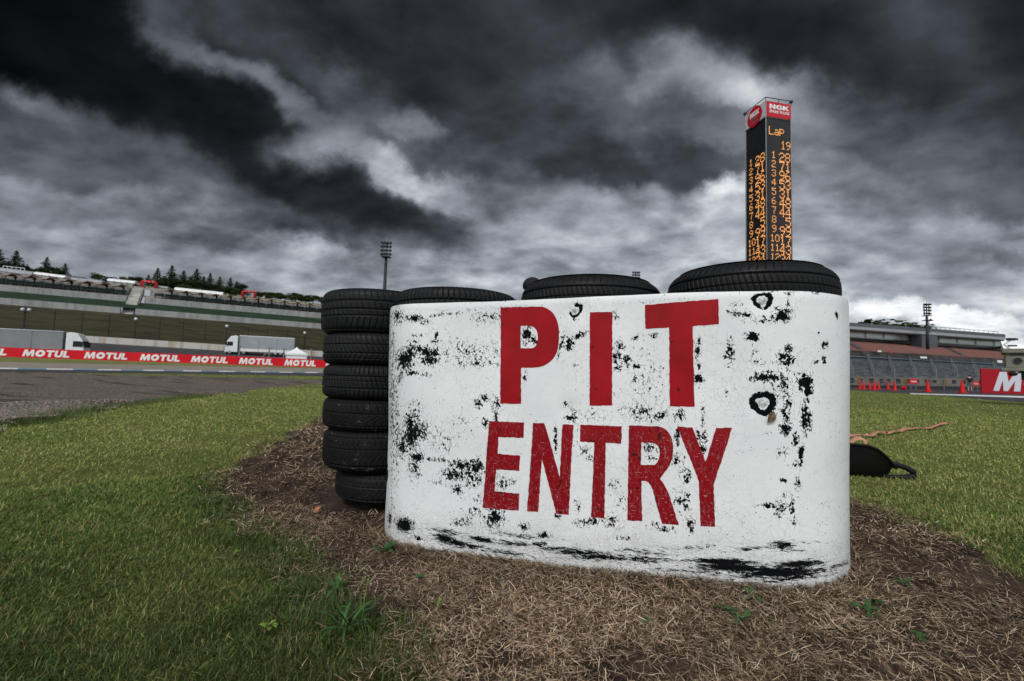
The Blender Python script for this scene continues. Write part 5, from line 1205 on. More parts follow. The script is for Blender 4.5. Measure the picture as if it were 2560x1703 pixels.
hair = sm.math('MULTIPLY', sm.math('MULTIPLY', sm.rng(cr1, .012, .040, 1, 0), sm.rng(df, .16, .34)), sm.rng(sm.noise(uv, 55, 3, .6), .45, .52)); g1 = sm.math('MAXIMUM', sm.math('MAXIMUM', sm.math('MAXIMUM', fl, hair), smr), sm.math('MULTIPLY', pin, .9)); col = sm.mix(g1, white, black)
hgt = sm.math('SUBTRACT', sm.math('MULTIPLY', sm.noise(uv, 7, 4), .4), sm.math('ADD', sm.math('MULTIPLY', g1, .25), sm.math('MULTIPLY', crk, .08)))
sm.bump(hgt, .35, .006); sm.fin(col, sm.rng(g1, 0, 1, .38, .9), sm.rng(g1, 0, 1, .4, .03))
sign = empty('pit_entry_sign', (.4, 1.9, 0), 0, 'white sheet with flaking paint and red PIT ENTRY letters, wrapped round three tyre stacks', 'sign')
org = np.array([.4, 1.9, 0])
pan = np_mesh('painted_sheet', Vall-org, np.concatenate([Fq, Ft, Fb, Fe]), mat=sm.m, parent=sign, smooth=True,
   attrs={'along': np.concatenate([S_.ravel(), s_ax, s_ax]), 'up': np.concatenate([Z_.ravel(), Z_[-1], Z_[0]]), 'flake': np.concatenate([D_f.ravel(), pad+.2]), 'smear': np.concatenate([D_s.ravel(), pad]), 'low': np.concatenate([low.ravel(), pad])})
pan.data.set_sharp_from_angle(angle=R(50)) if hasattr(pan.data, 'set_sharp_from_angle') else None
for (bs, bz_, k) in bolt_sz:
    m = MB(); n = 20; vs = []; prof = [(.0, .0042), (.006, .0040), (.008, .0026), (.013, .0020), (.0165, -.0015)]
    for r_, h_ in prof:
        for i in range(n):
            a = 2*math.pi*i/n; ww = 1+.10*math.sin(3*a+bs*9)+.06*math.sin(7*a); q = sheet_pt(np.float64(bs+r_*ww*k*math.cos(a)), np.float64(bz_+r_*ww*k*math.sin(a)), h_); vs.append(tuple(float(c) for c in q))
    m.add(vs, [(j*n+i, j*n+(i+1) % n, j*n+n+(i+1) % n, j*n+n+i) for j in range(len(prof)-1) for i in range(n)]); m.build('bolt', M.setdefault('bolt_paint', varied('bolt_paint', (.60, .61, .62), .45, 90, .6, .5)), sign, org=org, smooth=True)

# letters: outlines measured on the sheet
rt = NT('red_letter_paint'); v = rt.pos(); uvr = rt.attr('Col') if False else v
wr = rt.attr('wear'); s1 = rt.noise(rt.pos((1, 1, 7), (R(18), 0, 0)), 30, 5, .7); s2 = rt.noise(rt.pos((5, 1, 1), (0, R(40), 0)), 42, 5, .7); s3 = rt.noise(v, 140, 3, .6); s4 = rt.noise(v, 6, 4)
rc = rt.mix(rt.rng(s4, .35, .65), (.22, .001, .004), (.31, .002, .008)); rc = rt.mix(rt.rng(wr, .2, 1, 0, .75), rc, (.185, .001, .005))
th = rt.math('SUBTRACT', .775, rt.math('MULTIPLY', wr, .155))
sc1 = rt.math('GREATER_THAN', rt.math('MAXIMUM', s1, s2), th)
cc1 = rt.voro(rt.pos((1, 1, .5), (R(30), 0, 0)), 36, 'DISTANCE_TO_EDGE'); ck = rt.math('MULTIPLY', rt.rng(cc1, 0, .03, 1, 0), rt.rng(wr, .1, 1, 0, .22))
scr = rt.math('MAXIMUM', rt.math('MULTIPLY', rt.math('MULTIPLY', sc1, rt.rng(s3, .42, .55)), .8), rt.math('MULTIPLY', ck, rt.rng(s3, .4, .6)))
rc = rt.mix(scr, rc, (.46, .33, .34)); rc = rt.mix(rt.math('GREATER_THAN', rt.math('ADD', rt.noise(v, 38, 4, .6), rt.math('MULTIPLY', wr, .05)), .685), rc, (.035, .004, .006))
M['red_letter'] = rt.fin(rc, .45, .2)
def zoomer(ox, oy, k): return lambda pts: [(ox+x/k, oy+y/k) for x, y in pts]
zA, zB, zC, zD = zoomer(960, 720, 3.92), zoomer(1540, 700, 3.92), zoomer(960, 1060, 3.92), zoomer(1540, 1060, 3.733)
LET = [(0, zA([(1142,190),(1530,182),(1568,188),(1600,202),(1635,225),(1660,250),(1684,290),(1702,338),(1712,385),(1717,440),(1714,520),(1705,590),(1690,640),(1672,675),(1650,702),(1620,730),(1590,750),(1555,766),(1515,777),(1450,783),(1345,782),(1343,1136),(1140,1132)]), zA([(1340,372),(1425,372),(1455,378),(1480,394),(1497,418),(1506,448),(1509,490),(1502,535),(1488,568),(1468,586),(1440,592),(1340,592)])),
 (0, zA([(2018,238),(2238,236),(2236,1153),(2014,1152)]), None),
 (0, zB([(283,247),(1003,186),(1008,432),(752,452),(770,1243),(526,1236),(520,465),(300,481),(288,470)]), None),
 (1, zC([(1030,-28),(1375,-15),(1368,137),(1122,128),(1114,292),(1333,310),(1327,458),(1100,445),(1085,658),(1328,682),(1317,850),(967,820)]), None),
 (1, zC([(1462,-11),(1572,-5),(1630,180),(1722,520),(1750,5),(1857,8),(1832,440),(1812,890),(1690,880),(1548,345),(1512,862),(1402,855),(1440,350)]), None),
 (1, zC([(1923,8),(2333,22),(2325,193),(2173,183),(2160,925),(2030,915),(2062,182),(1922,172)]), None),
 (1, zD([(120,15),(380,20),(425,30),(460,47),(488,75),(508,105),(522,140),(531,185),(534,240),(528,300),(515,350),(498,390),(475,425),(440,470),(410,512),(438,545),(462,590),(492,650),(587,943),(430,930),(385,780),(345,620),(325,575),(302,545),(280,533),(237,530),(245,908),(107,900),(112,520)]), zD([(238,170),(340,177),(372,186),(393,205),(405,235),(408,280),(400,325),(383,360),(360,383),(232,380)])),
 (1, zD([(570,25),(712,32),(836,350),(935,35),(1084,37),(1000,300),(910,570),(915,700),(925,957),(788,952),(778,700),(775,540),(715,380)]), None)]
for wear, outl, hole in LET:
    loops = []
    for lp in ([outl, hole] if hole else [outl]):
        P = [sz(*p) for p in lp]; Q = []
        for i, p in enumerate(P):                       # brush-wavy edges
            q = P[(i+1) % len(P)]; L_ = math.hypot(q[0]-p[0], q[1]-p[1]); k = max(1, int(L_/.011))
            for j in range(k):
                w_ = 0 if j == 0 else .0013; f = j/k; Q.append((p[0]+(q[0]-p[0])*f+random.uniform(-w_, w_), p[1]+(q[1]-p[1])*f+random.uniform(-w_, w_)))
        loops.append([Vector((a, b, 0)) for a, b in Q])
    tris = tessellate_polygon(loops); flat = [p for l in loops for p in l]
    bm = bmesh.new(); bv = [bm.verts.new(p) for p in flat]
    for t in tris:
        a, b, c = (flat[i] for i in t)
        if abs((b-a).cross(c-a).z) < 1e-9: continue
        if (b-a).cross(c-a).z < 0: t = t[::-1]
        try: bm.faces.new([bv[i] for i in t])
        except ValueError: pass
    xs_ = [p.x for p in flat]; ys_ = [p.y for p in flat]
    for s_ in np.arange(min(xs_)+.008, max(xs_), .012): bmesh.ops.bisect_plane(bm, geom=bm.verts[:]+bm.edges[:]+bm.faces[:], plane_co=(s_, 0, 0), plane_no=(1, 0, 0))
    for s_ in np.arange(min(ys_)+.008, max(ys_), .02): bmesh.ops.bisect_plane(bm, geom=bm.verts[:]+bm.edges[:]+bm.faces[:], plane_co=(0, s_, 0), plane_no=(0, 1, 0))
    S2 = np.array([v.co.x for v in bm.verts]); Z2 = np.array([v.co.y for v in bm.verts]); X2, Y2, Z3 = sheet_pt(S2, Z2, .0012)
    for v_, a, b, c in zip(bm.verts, X2, Y2, Z3): v_.co = (a-org[0], b-org[1], c-org[2])
    me = bpy.data.meshes.new('red_letter'); bm.to_mesh(me); bm.free()
    w_at = me.attributes.new('wear', 'FLOAT', 'POINT'); ww = np.clip((wear*.75+.12)*(1.35-.5*(Z3/.9)), 0, 1.2) if wear else np.full(len(Z3), .12); w_at.data.foreach_set('value', ww.astype(np.float32))
    link_mesh('red_letter', me, M['red_letter'], sign, smooth=True)

# ------------------------------------------------------------------ tyres
tm = NT('tyre_rubber'); v = tm.coord('Object'); n1_ = tm.noise(v, 14, 5, .6); n2_ = tm.noise(v, 240, 2, .5); dust = tm.noise(tm.coord('Object', (1, 1, .4)), 30, 4, .7)
tc_ = tm.mix(tm.rng(n1_, .3, .7), (.0040, .0042, .005), (.0085, .009, .0105)); tc_ = tm.mix(tm.rng(dust, .55, .8, 0, .22), tc_, (.030, .034, .040)); tc_ = tm.mix(tm.rng(n2_, .76, .80, 0, .5), tc_, (.35, .36, .38))
tm.bump(tm.noise(v, 180, 3), .15, .002); M['rubber'] = tm.fin(tc_, tm.rng(n1_, .3, .7, .45, .65), .17)
sc_t = NT('scuffed_rubber'); v = sc_t.coord('Object'); a_ = sc_t.noise(sc_t.coord('Object', (1, 1, 3)), 9, 6, .72); b_ = sc_t.noise(sc_t.coord('Object', (.6, .6, 4)), 40, 4, .7)
cc_ = sc_t.mix(sc_t.rng(a_, .3, .7), (.0038, .004, .0045), (.008, .008, .009)); cc_ = sc_t.mix(sc_t.math('MULTIPLY', sc_t.rng(a_, .58, .66), sc_t.rng(b_, .48, .6, 0, .5)), cc_, (.40, .42, .45)); M['rubber_scuffed'] = sc_t.fin(cc_, .65, .14)
def tyre_mesh(name, w, zones, grooves, Ro=.35, shoulder=.03, nang=960, lug=0.0, crown=.010):
    """w: width; grooves: [(z, half width)]; zones: [(z0, z1, count, slant, half width, wave)] over z in -.5..+.5 of the width"""
    h = w/2; zt_ = np.linspace(-.5, .5, 61)*w
    prof = []
    for z in zt_:
        f = abs(z)/h; r = Ro-crown*f**2; e = (abs(z)-(h-shoulder))/shoulder
        if e > 0: r -= shoulder*(1-math.sqrt(max(0, 1-e*e*.98)))
        prof.append((r, z, 1))
    nt_ = len(prof)
    side = [(Ro-.055, .50), (Ro-.085, .49), (Ro-.112, .44), (Ro-.128, .40), (Ro-.13, .36), (Ro-.118, .34), (Ro-.09, .40), (Ro-.05, .40), (Ro-.035, .2)]
    up = [(r, z*w, 0) for r, z in side]; dn = [(r, -z*w, 0) for r, z in side]
    P = dn[::-1][:]+prof+up; P = np.array(P); n = len(P)
    th_ = np.linspace(0, 2*math.pi, nang, endpoint=False); TH, RR = np.meshgrid(th_, P[:, 0]); ZZ = np.repeat(P[:, 1][:, None], nang, 1); tr = np.repeat(P[:, 2][:, None], nang, 1)
    zn = ZZ/w; depth = np.zeros_like(TH)
    for z, hw in grooves: depth = np.maximum(depth, np.clip((hw-np.abs(ZZ-z*w))/.0012+.5, 0, 1))
    for z0, z1, cnt, slant, hw, wave in zones:
        m_ = (zn >= z0) & (zn <= z1); ph = (TH*cnt/(2*math.pi)+slant*(zn-z0)/(z1-z0)+wave*np.sin((zn-z0)/(z1-z0)*math.pi*2)) % 1.0
        arc = np.minimum(ph, 1-ph)*2*math.pi*Ro/cnt; depth = np.maximum(depth, m_*np.clip((hw-arc)/.0016+.5, 0, 1)*.8)
    RR = RR-depth*.0100*tr
    RR = RR+ (1-tr)*0
    V = np.stack([RR*np.cos(TH), RR*np.sin(TH), ZZ], -1).reshape(-1, 3)
    I = np.arange(n*nang).reshape(n, nang); J = np.roll(I, -1, 1); F4 = np.stack([I[:-1], J[:-1], J[1:], I[1:]], -1).reshape(-1, 4)
    Fc = np.stack([I[-1], J[-1], J[0], I[0]], -1).reshape(-1, 4)
    o = np_mesh(name, V, np.concatenate([F4, Fc]), mat=M['rubber'], smooth=True); me = o.data; bpy.data.objects.remove(o); me['w'] = w; return me
TY = {
 'rib': tyre_mesh('tyre', .205, [(-.5,-.30,72,.25,.0013,0),(.27,.5,72,-.25,.0015,0),(-.26,.22,96,1.2,.0016,0)], [(-.28,.0030),(.20,.0030),(.0,.0026)], shoulder=.058, crown=.026),
 'fan': tyre_mesh('tyre', .265, [(.22,.5,58,.5,.0020,.0),(-.1,.2,58,.9,.0022,.10),(-.42,-.14,60,-.5,.0020,.0),(-.5,-.42,60,0,.0018,0)], [(.21,.0028),(.02,.0034),(-.12,.0034),(-.42,.0016)], shoulder=.05),
 'wave': tyre_mesh('tyre', .195, [(.15,.5,66,.9,.0020,.12),(-.14,.12,70,1.2,.0018,.1),(-.5,-.16,66,-.9,.0020,.1)], [(.13,.0026),(-.15,.0030),(-.32,.0012)], shoulder=.040),
 'block': tyre_mesh('tyre', .200, [(.20,.5,76,.15,.0030,0),(-.16,.17,76,.8,.0026,.05),(-.5,-.2,76,-.15,.0030,0)], [(.18,.0035),(-.18,.0035),(.03,.002)], shoulder=.040, nang=960),
 'zig': tyre_mesh('tyre', .190, [(.10,.45,54,.5,.0024,0),(-.30,.06,50,-1.0,.0015,.4),(-.5,-.34,80,0,.0020,0)], [(.08,.0028),(-.32,.0028),(.40,.0015)], shoulder=.038),
 'road': tyre_mesh('tyre', .235, [(.36,.5,64,.1,.0016,0),(.1,.34,64,1.0,.0012,.3),(-.3,.06,64,-1,.0010,.3),(-.5,-.32,64,.2,.0014,0)], [(.35,.0026),(.08,.0026),(-.31,.0026)], shoulder=.055),
}
def put_tyre(kind, c, z0, z1, dx_, dy_, label, group, mat=None, tilt=(0, 0), r=1.0):
    me = TY[kind]; o = bpy.data.objects.new('tyre', me); C.objects.link(o); zc = (z0+z1)/2
    o.location = (c.x+dx_, c.y+dy_, zc); o.scale = (r, r, (z1-z0)/me['w']*.995); o.rotation_euler = (R(tilt[0]), R(tilt[1]), random.uniform(0, 6.28))
    if mat:
        me2 = me.copy(); me2.materials.clear(); me2.materials.append(mat); o.data = me2
    return tag(o, label, 'tyre', group)
sA_ = [(.83-.87+.02, .155), (.155, .365), (.365, .560), (.560, .765), (.765, .975), (.975, 1.335)]
z715 = 1.335
# stack A, left and behind: heights measured at its front (depth 2.70)
def hA(py): return H+(914-py)*2.70/F
EA = [1263, 1183, 1079, 1001, 913, 832, 716]
KA = ['road', 'road', 'zig', 'block', 'wave', 'fan']; OX = [.125, .052, .040, .028, .020, -.004]; OY = [.02, 0, 0, 0, 0, 0]
LA = ['bottom tyre of the left stack, set back and sunk in the dead grass', 'second tyre from the ground in the left stack, with white scuffs', 'third tyre from the ground in the left stack, with faint white scrapes', 'fourth tyre from the ground in the left stack, with small square blocks', 'second tyre from the top of the left stack, with wavy slanted tread', 'wide top tyre of the left stack, with curved fan-like tread cuts']
for i in range(6): put_tyre(KA[i], CA, hA(EA[i]), hA(EA[i+1]), OX[i], OY[i], LA[i], 'tyres of the left stack', M['rubber_scuffed'] if i in (1, 2) else None, r=.985 if i != 0 else .95, tilt=(random.uniform(-.6,.6), random.uniform(-.6,.6)))
for nm, c, zt_, lab in (('left', CB, 1.243, 'top tyre of the sheeted stack beside the left stack, mostly hidden by the sheet'), ('middle', CC, 1.268, 'tyre on top of the middle sheeted stack, with slim ribs and slanted cuts'), ('right', CD, 1.296, 'tyre on top of the right-hand sheeted stack, below the timing tower')):
    g = float(gz(c.x, c.y))-.01; h = (zt_-g)/6
    for i in range(6):
        kd = 'rib' if i == 5 else ['block', 'zig', 'wave', 'road', 'block'][i]
        if i == 5 and nm == 'left': kd = 'block'
        put_tyre(kd, c, g+h*i, g+h*(i+1), 0 if i == 5 else random.uniform(-.008,.008), 0 if i == 5 else random.uniform(-.008,.008), lab if i == 5 else 'tyre inside the %s stack, hidden behind the white sheet' % nm, 'top tyres of the sheeted stacks' if i == 5 else 'hidden tyres of the %s stack' % nm, r=.998 if i == 5 else .985)

# ------------------------------------------------------------------ grass, straw, gravel pieces
def tint_mat(name, rough=.7, spec=.2, trans=0.0):
    t = NT(name); t.L.new(t.attr('tint', 'Color'), t.b.inputs['Base Color']); t.b.inputs['Roughness'].default_value = rough; t.b.inputs['Specular IOR Level'].default_value = spec
    if trans:
        tr = t.n('ShaderNodeBsdfTranslucent'); t.L.new(t.attr('tint', 'Color'), tr.inputs[0]); mx = t.n('ShaderNodeMixShader'); mx.inputs[0].default_value = trans
        t.L.new(t.b.outputs[0], mx.inputs[1]); t.L.new(tr.outputs[0], mx.inputs[2]); t.L.new(mx.outputs[0], t.N['Material Output'].inputs[0])
    return t.m
M['blade'] = tint_mat('grass_blade', .55, .25, .30); M['straw'] = tint_mat('dead_grass_blade', .8, .1, .10); M['stone'] = tint_mat('loose_stone', .9, .2)
def blades(name, X, Y, L_, W_, lean, col0, col1, mat, segs, label, cat, z_off=0.0, flat=False, curl=.5):
    """X,Y roots; each blade a tapering ribbon bending over"""
    n = len(X); az = rng.random(n)*2*math.pi; d = np.stack([np.cos(az), np.sin(az)], -1); sd_ = np.stack([-d[:, 1], d[:, 0]], -1); K = segs+1
    twist = (rng.random(n)-.5)*1.2; base = gz(X, Y)+z_off; px = np.zeros(n); pz = np.zeros(n); ang_ = lean*1.0; V = []; Cc = []
    side = (rng.random(n)-.5)*curl
    for k in range(K):
        f = k/segs
        w = W_*(1-f**1.6)*.5+.0001 if not flat else W_*(1-.6*abs(2*f-1)**2)*.5
        wx = sd_*w[:, None]; sway = sd_*(side*L_*f*f)[:, None]
        c = np.stack([X, Y], -1)+d*px[:, None]+sway; zc = base+pz; up_ = w*twist*.6
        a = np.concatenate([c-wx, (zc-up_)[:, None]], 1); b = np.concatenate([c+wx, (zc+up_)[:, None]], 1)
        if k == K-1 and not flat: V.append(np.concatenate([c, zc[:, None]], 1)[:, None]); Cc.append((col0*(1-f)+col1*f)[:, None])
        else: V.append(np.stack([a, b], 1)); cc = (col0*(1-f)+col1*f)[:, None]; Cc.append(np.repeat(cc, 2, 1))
        st = L_/segs; px = px+np.sin(ang_)*st; pz = pz+np.cos(ang_)*st; ang_ = ang_+(curl*lean*.9/segs if not flat else (rng.random(n)-.5)*.25)
    V = np.concatenate(V, 1); Cc = np.concatenate(Cc, 1); m_ = V.shape[1]; o = np.arange(n)*m_
    F4 = np.concatenate([np.stack([o+2*k, o+2*k+1, o+2*k+3, o+2*k+2], -1) for k in range(segs if flat else segs-1)]) if (flat or segs > 1) else None
    F3 = None if flat else np.stack([o+m_-3, o+m_-2, o+m_-1], -1)
    q = np_mesh(name, V.reshape(-1, 3), F4, F3, mat=mat, colors=Cc.reshape(-1, 3)); return tag(q, label, cat, None, 'stuff') if label else q
def scatter(n, r0, r1, a0, a1, power):
    """roots in a wedge in front of the camera, density falling off with distance"""
    u = rng.random(n); e = 2-power
    r = (r0**e+(r1**e-r0**e)*u)**(1/e) if abs(e) > 1e-3 else r0*(r1/r0)**u
    a = R(a0)+(R(a1)-R(a0))*rng.random(n); return r*np.sin(a), r*np.cos(a), r
def soft_in(P, X, Y, j): return inside(P, X+(fnoise(X, Y, 2.2/j*.4, 61)-.5)*j*2.4+rng.normal(size=len(X))*j*.30, Y+(fnoise(X, Y, 2.2/j*.4, 67)-.5)*j*2.4+rng.normal(size=len(X))*j*.30)
HULL = [tuple(p) for p in PP]
def hidden(X, Y):
    """well behind the sheeted stacks as seen by nobody: inside the stacks themselves"""
    h = inside(HULL, X, Y); 
    for c in (CA,): h |= (X-c.x)**2+(Y-c.y)**2 < .30**2
    return h
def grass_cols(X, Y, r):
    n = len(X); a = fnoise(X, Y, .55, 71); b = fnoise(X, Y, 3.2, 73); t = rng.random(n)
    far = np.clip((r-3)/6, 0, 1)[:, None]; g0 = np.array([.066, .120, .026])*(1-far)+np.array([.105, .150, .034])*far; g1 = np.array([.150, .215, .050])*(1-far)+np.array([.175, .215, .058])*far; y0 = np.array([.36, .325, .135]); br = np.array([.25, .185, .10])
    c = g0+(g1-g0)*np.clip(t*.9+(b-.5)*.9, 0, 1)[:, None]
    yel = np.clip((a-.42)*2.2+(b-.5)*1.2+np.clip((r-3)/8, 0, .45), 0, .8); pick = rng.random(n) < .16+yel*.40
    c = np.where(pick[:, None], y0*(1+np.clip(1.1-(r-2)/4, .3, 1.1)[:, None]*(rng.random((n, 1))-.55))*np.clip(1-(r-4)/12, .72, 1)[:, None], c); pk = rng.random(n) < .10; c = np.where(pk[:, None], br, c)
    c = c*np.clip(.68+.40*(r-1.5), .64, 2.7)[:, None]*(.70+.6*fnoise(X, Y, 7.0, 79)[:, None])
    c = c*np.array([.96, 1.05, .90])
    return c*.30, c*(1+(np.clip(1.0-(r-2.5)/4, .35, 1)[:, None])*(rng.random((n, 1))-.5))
# near lawn
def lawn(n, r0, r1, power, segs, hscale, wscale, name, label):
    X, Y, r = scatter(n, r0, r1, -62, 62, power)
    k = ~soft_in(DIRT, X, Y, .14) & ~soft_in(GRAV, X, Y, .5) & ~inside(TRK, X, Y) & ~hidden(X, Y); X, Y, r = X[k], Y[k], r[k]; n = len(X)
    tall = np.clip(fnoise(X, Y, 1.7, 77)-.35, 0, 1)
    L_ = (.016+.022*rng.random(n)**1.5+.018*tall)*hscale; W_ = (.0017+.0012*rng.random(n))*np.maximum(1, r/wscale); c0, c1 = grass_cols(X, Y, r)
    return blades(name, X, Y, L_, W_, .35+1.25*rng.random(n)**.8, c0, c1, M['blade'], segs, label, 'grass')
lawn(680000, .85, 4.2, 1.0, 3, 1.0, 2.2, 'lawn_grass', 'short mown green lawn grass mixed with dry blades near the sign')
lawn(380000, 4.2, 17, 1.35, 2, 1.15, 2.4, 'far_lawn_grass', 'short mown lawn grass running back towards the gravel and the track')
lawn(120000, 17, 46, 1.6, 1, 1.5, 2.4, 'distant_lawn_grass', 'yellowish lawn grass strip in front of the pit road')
# longer fresh grass along the edge of the dead patch
E = [ground(a, b) for a, b in ((520,1225),(545,1262),(575,1290),(640,1320),(690,1350),(720,1385),(745,1415),(790,1475),(850,1535),(920,1590),(1000,1650),(700,1430),(650,1380),(600,1350),(740,1490),(800,1560))]
n = 6000; idx = rng.integers(0, len(E), n); X = np.array([E[i].x for i in idx])+rng.normal(size=n)*.075; Y = np.array([E[i].y for i in idx])+rng.normal(size=n)*.065
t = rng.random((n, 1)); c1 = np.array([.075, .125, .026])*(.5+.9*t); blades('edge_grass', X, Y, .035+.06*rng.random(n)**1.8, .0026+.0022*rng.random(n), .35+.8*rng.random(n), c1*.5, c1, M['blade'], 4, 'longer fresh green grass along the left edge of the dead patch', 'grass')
# tufts round the gravel edge
GE = g2([(0,1066),(60,1058),(130,1047),(180,1035),(230,1024),(330,1013),(430,998),(520,990)]); n = 5000; idx = rng.random(n)*(len(GE)-1); i0 = idx.astype(int); f = idx-i0
GE = np.array(GE); P2 = GE[i0]*(1-f)[:, None]+GE[i0+1]*f[:, None]; X = P2[:, 0]+rng.normal(size=n)*.16; Y = P2[:, 1]+rng.normal(size=n)*.16; c1 = np.array([.12, .165, .045])*(.5+rng.random((n, 1)))
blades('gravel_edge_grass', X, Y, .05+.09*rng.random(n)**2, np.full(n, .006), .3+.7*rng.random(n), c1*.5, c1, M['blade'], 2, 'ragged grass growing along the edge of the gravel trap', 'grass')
# dead grass litter
def straw_tone(n):
    t = rng.random((n, 1)); v = rng.random((n, 1))
    return np.where(t < .36, np.array([.38, .265, .17])*(.45+.9*v), np.where(t < .78, np.array([.060, .039, .024])*(.4+1.1*v), np.array([.72, .57, .42])*(.6+.5*v)))
def litter(n, r0, r1, power, segs, name, label, zo, Lr, Wr, amt=1.0, stand=False):
    X, Y, r = scatter(n, r0, r1, -50, 54, power)
    k = soft_in(DIRT, X, Y, .22) & ~hidden(X, Y); thin = fnoise(X, Y, 1.6, 83); bare = np.exp(-((X-2.55)**2/.5+(Y-2.85)**2/.18))+np.exp(-((X-1.9)**2/.10+(Y-1.72)**2/.03))+np.exp(-((X-.4)**2/.05+(Y-1.28)**2/.008))
    bare = bare+.75*np.exp(-((X+1.1)**2/1.0+(Y-3.4)**2/1.2))
    k &= rng.random(n) < np.clip((thin-.30)*3.6, .30, 1)*np.clip(1.1-bare, .08, 1)*amt; X, Y, r = X[k], Y[k], r[k]; n = len(X)
    t = rng.random((n, 1)); tone = fnoise(X, Y, 2.6, 87)[:, None]
    c = straw_tone(n)
    c = c*(.55+.9*tone); L_ = Lr[0]+(Lr[1]-Lr[0])*rng.random(n)**1.6; W_ = (Wr[0]+(Wr[1]-Wr[0])*rng.random(n)**2)*np.maximum(1, r/2.0)
    lean = (1.15+.50*rng.random(n)) if not stand else .3+.9*rng.random(n)
    zz_ = zo*rng.random(n)+.006
    return blades(name, X, Y, L_, W_, lean, c*.85, c, M['straw'], segs, label, 'dead grass', zz_, flat=not stand, curl=.7)
litter(500000, .8, 4.0, 1.0, 2, 'dead_grass', 'matted layer of brown dead grass round the foot of the sign', .022, (.014, .060), (.0009, .0024))
litter(100000, 4.0, 9.0, 1.4, 2, 'far_dead_grass', 'brown dead grass behind the left stack of tyres', .02, (.04, .10), (.0016, .0032))
litter(60000, 1.0, 4.0, .9, 3, 'dead_stubble', 'upright dry stubble sticking out of the dead grass', .004, (.014, .040), (.0012, .0024), stand=True)
# straw banked against the foot of the sheet
n = 9000; s_r = .3+rng.random(n)*(SL-.6); bx, by, bnx, bny = sheet_xy(s_r); dd_ = .012+.085*rng.random(n)**1.5; t = rng.random((n, 1)); c = straw_tone(n)*.7
blades('banked_dead_grass', bx+bnx*dd_, by+bny*dd_, .03+.05*rng.random(n), .0012+.0018*rng.random(n), 1.1+.5*rng.random(n), c*.8, c, M['straw'], 3, 'dead grass banked up against the foot of the sign', 'dead grass', .004+.030*rng.random(n)*np.clip(1-dd_/.09, 0, 1), flat=True, curl=.6)
# little stones: on the bare soil and in the gravel trap
def stones(name, X, Y, s, c, label):
    n = len(X); T = np.array([[1,0,0],[-.5,.87,0],[-.5,-.87,0],[.1,.05,.9],[.6,.5,.45],[-.7,.1,.4]]); Fs = np.array([[0,4,3],[0,1,4],[4,1,3],[1,5,3],[1,2,5],[5,2,3],[2,0,3]])
    a = rng.random(n)*6.28; ca, sa = np.cos(a)[:, None], np.sin(a)[:, None]; P = T[None]*(.6+.8*rng.random((n, 6, 1)))
    Q = np.stack([P[..., 0]*ca-P[..., 1]*sa, P[..., 0]*sa+P[..., 1]*ca, P[..., 2]*.8-.15], -1)*s[:, None, None]+np.stack([X, Y, gz(X, Y)+.008+(rake(X, Y) if 'gravel' in name else 0)], -1)[:, None]
    F3 = (np.arange(n)*6)[:, None, None]+Fs[None]; tag(np_mesh(name, Q.reshape(-1, 3), None, F3.reshape(-1, 3), mat=M['stone'], colors=np.repeat(c, 6, 0)), label, 'gravel', None, 'stuff')
X, Y, r = scatter(60000, 5.0, 11, -60, -22, 1.3); k = soft_in(GRAV, X, Y, .35); X, Y, r = X[k], Y[k], r[k]; n = len(X)
g = rng.random((n, 1)); c = np.where(g < .06, .30, np.where(g < .7, .19, .12))*np.array([1.0, .85, .74])*(.7+.6*rng.random((n, 1)))
stones('gravel_stones', X, Y, (.008+.012*rng.random(n)**2)*np.maximum(1, r/9), c, 'loose grey and brown stones of the gravel trap')
X, Y, r = scatter(26000, 1.4, 6.5, -50, 54, 1.2); k = soft_in(DIRT, X, Y, .2) & ~hidden(X, Y) & (fnoise(X, Y, 1.1, 91)+.9*np.exp(-((X+1.0)**2/.8+(Y-2.9)**2/.8)) > .62); X, Y, r = X[k], Y[k], r[k]; n = len(X)
c = np.where(rng.random((n, 1)) < .10, .40, .10)*np.array([1.0, .93, .85])*(.6+.8*rng.random((n, 1))); stones('soil_stones', X, Y, .002+.005*rng.random(n)**2, c, 'small stones scattered on the bare soil near the sign')

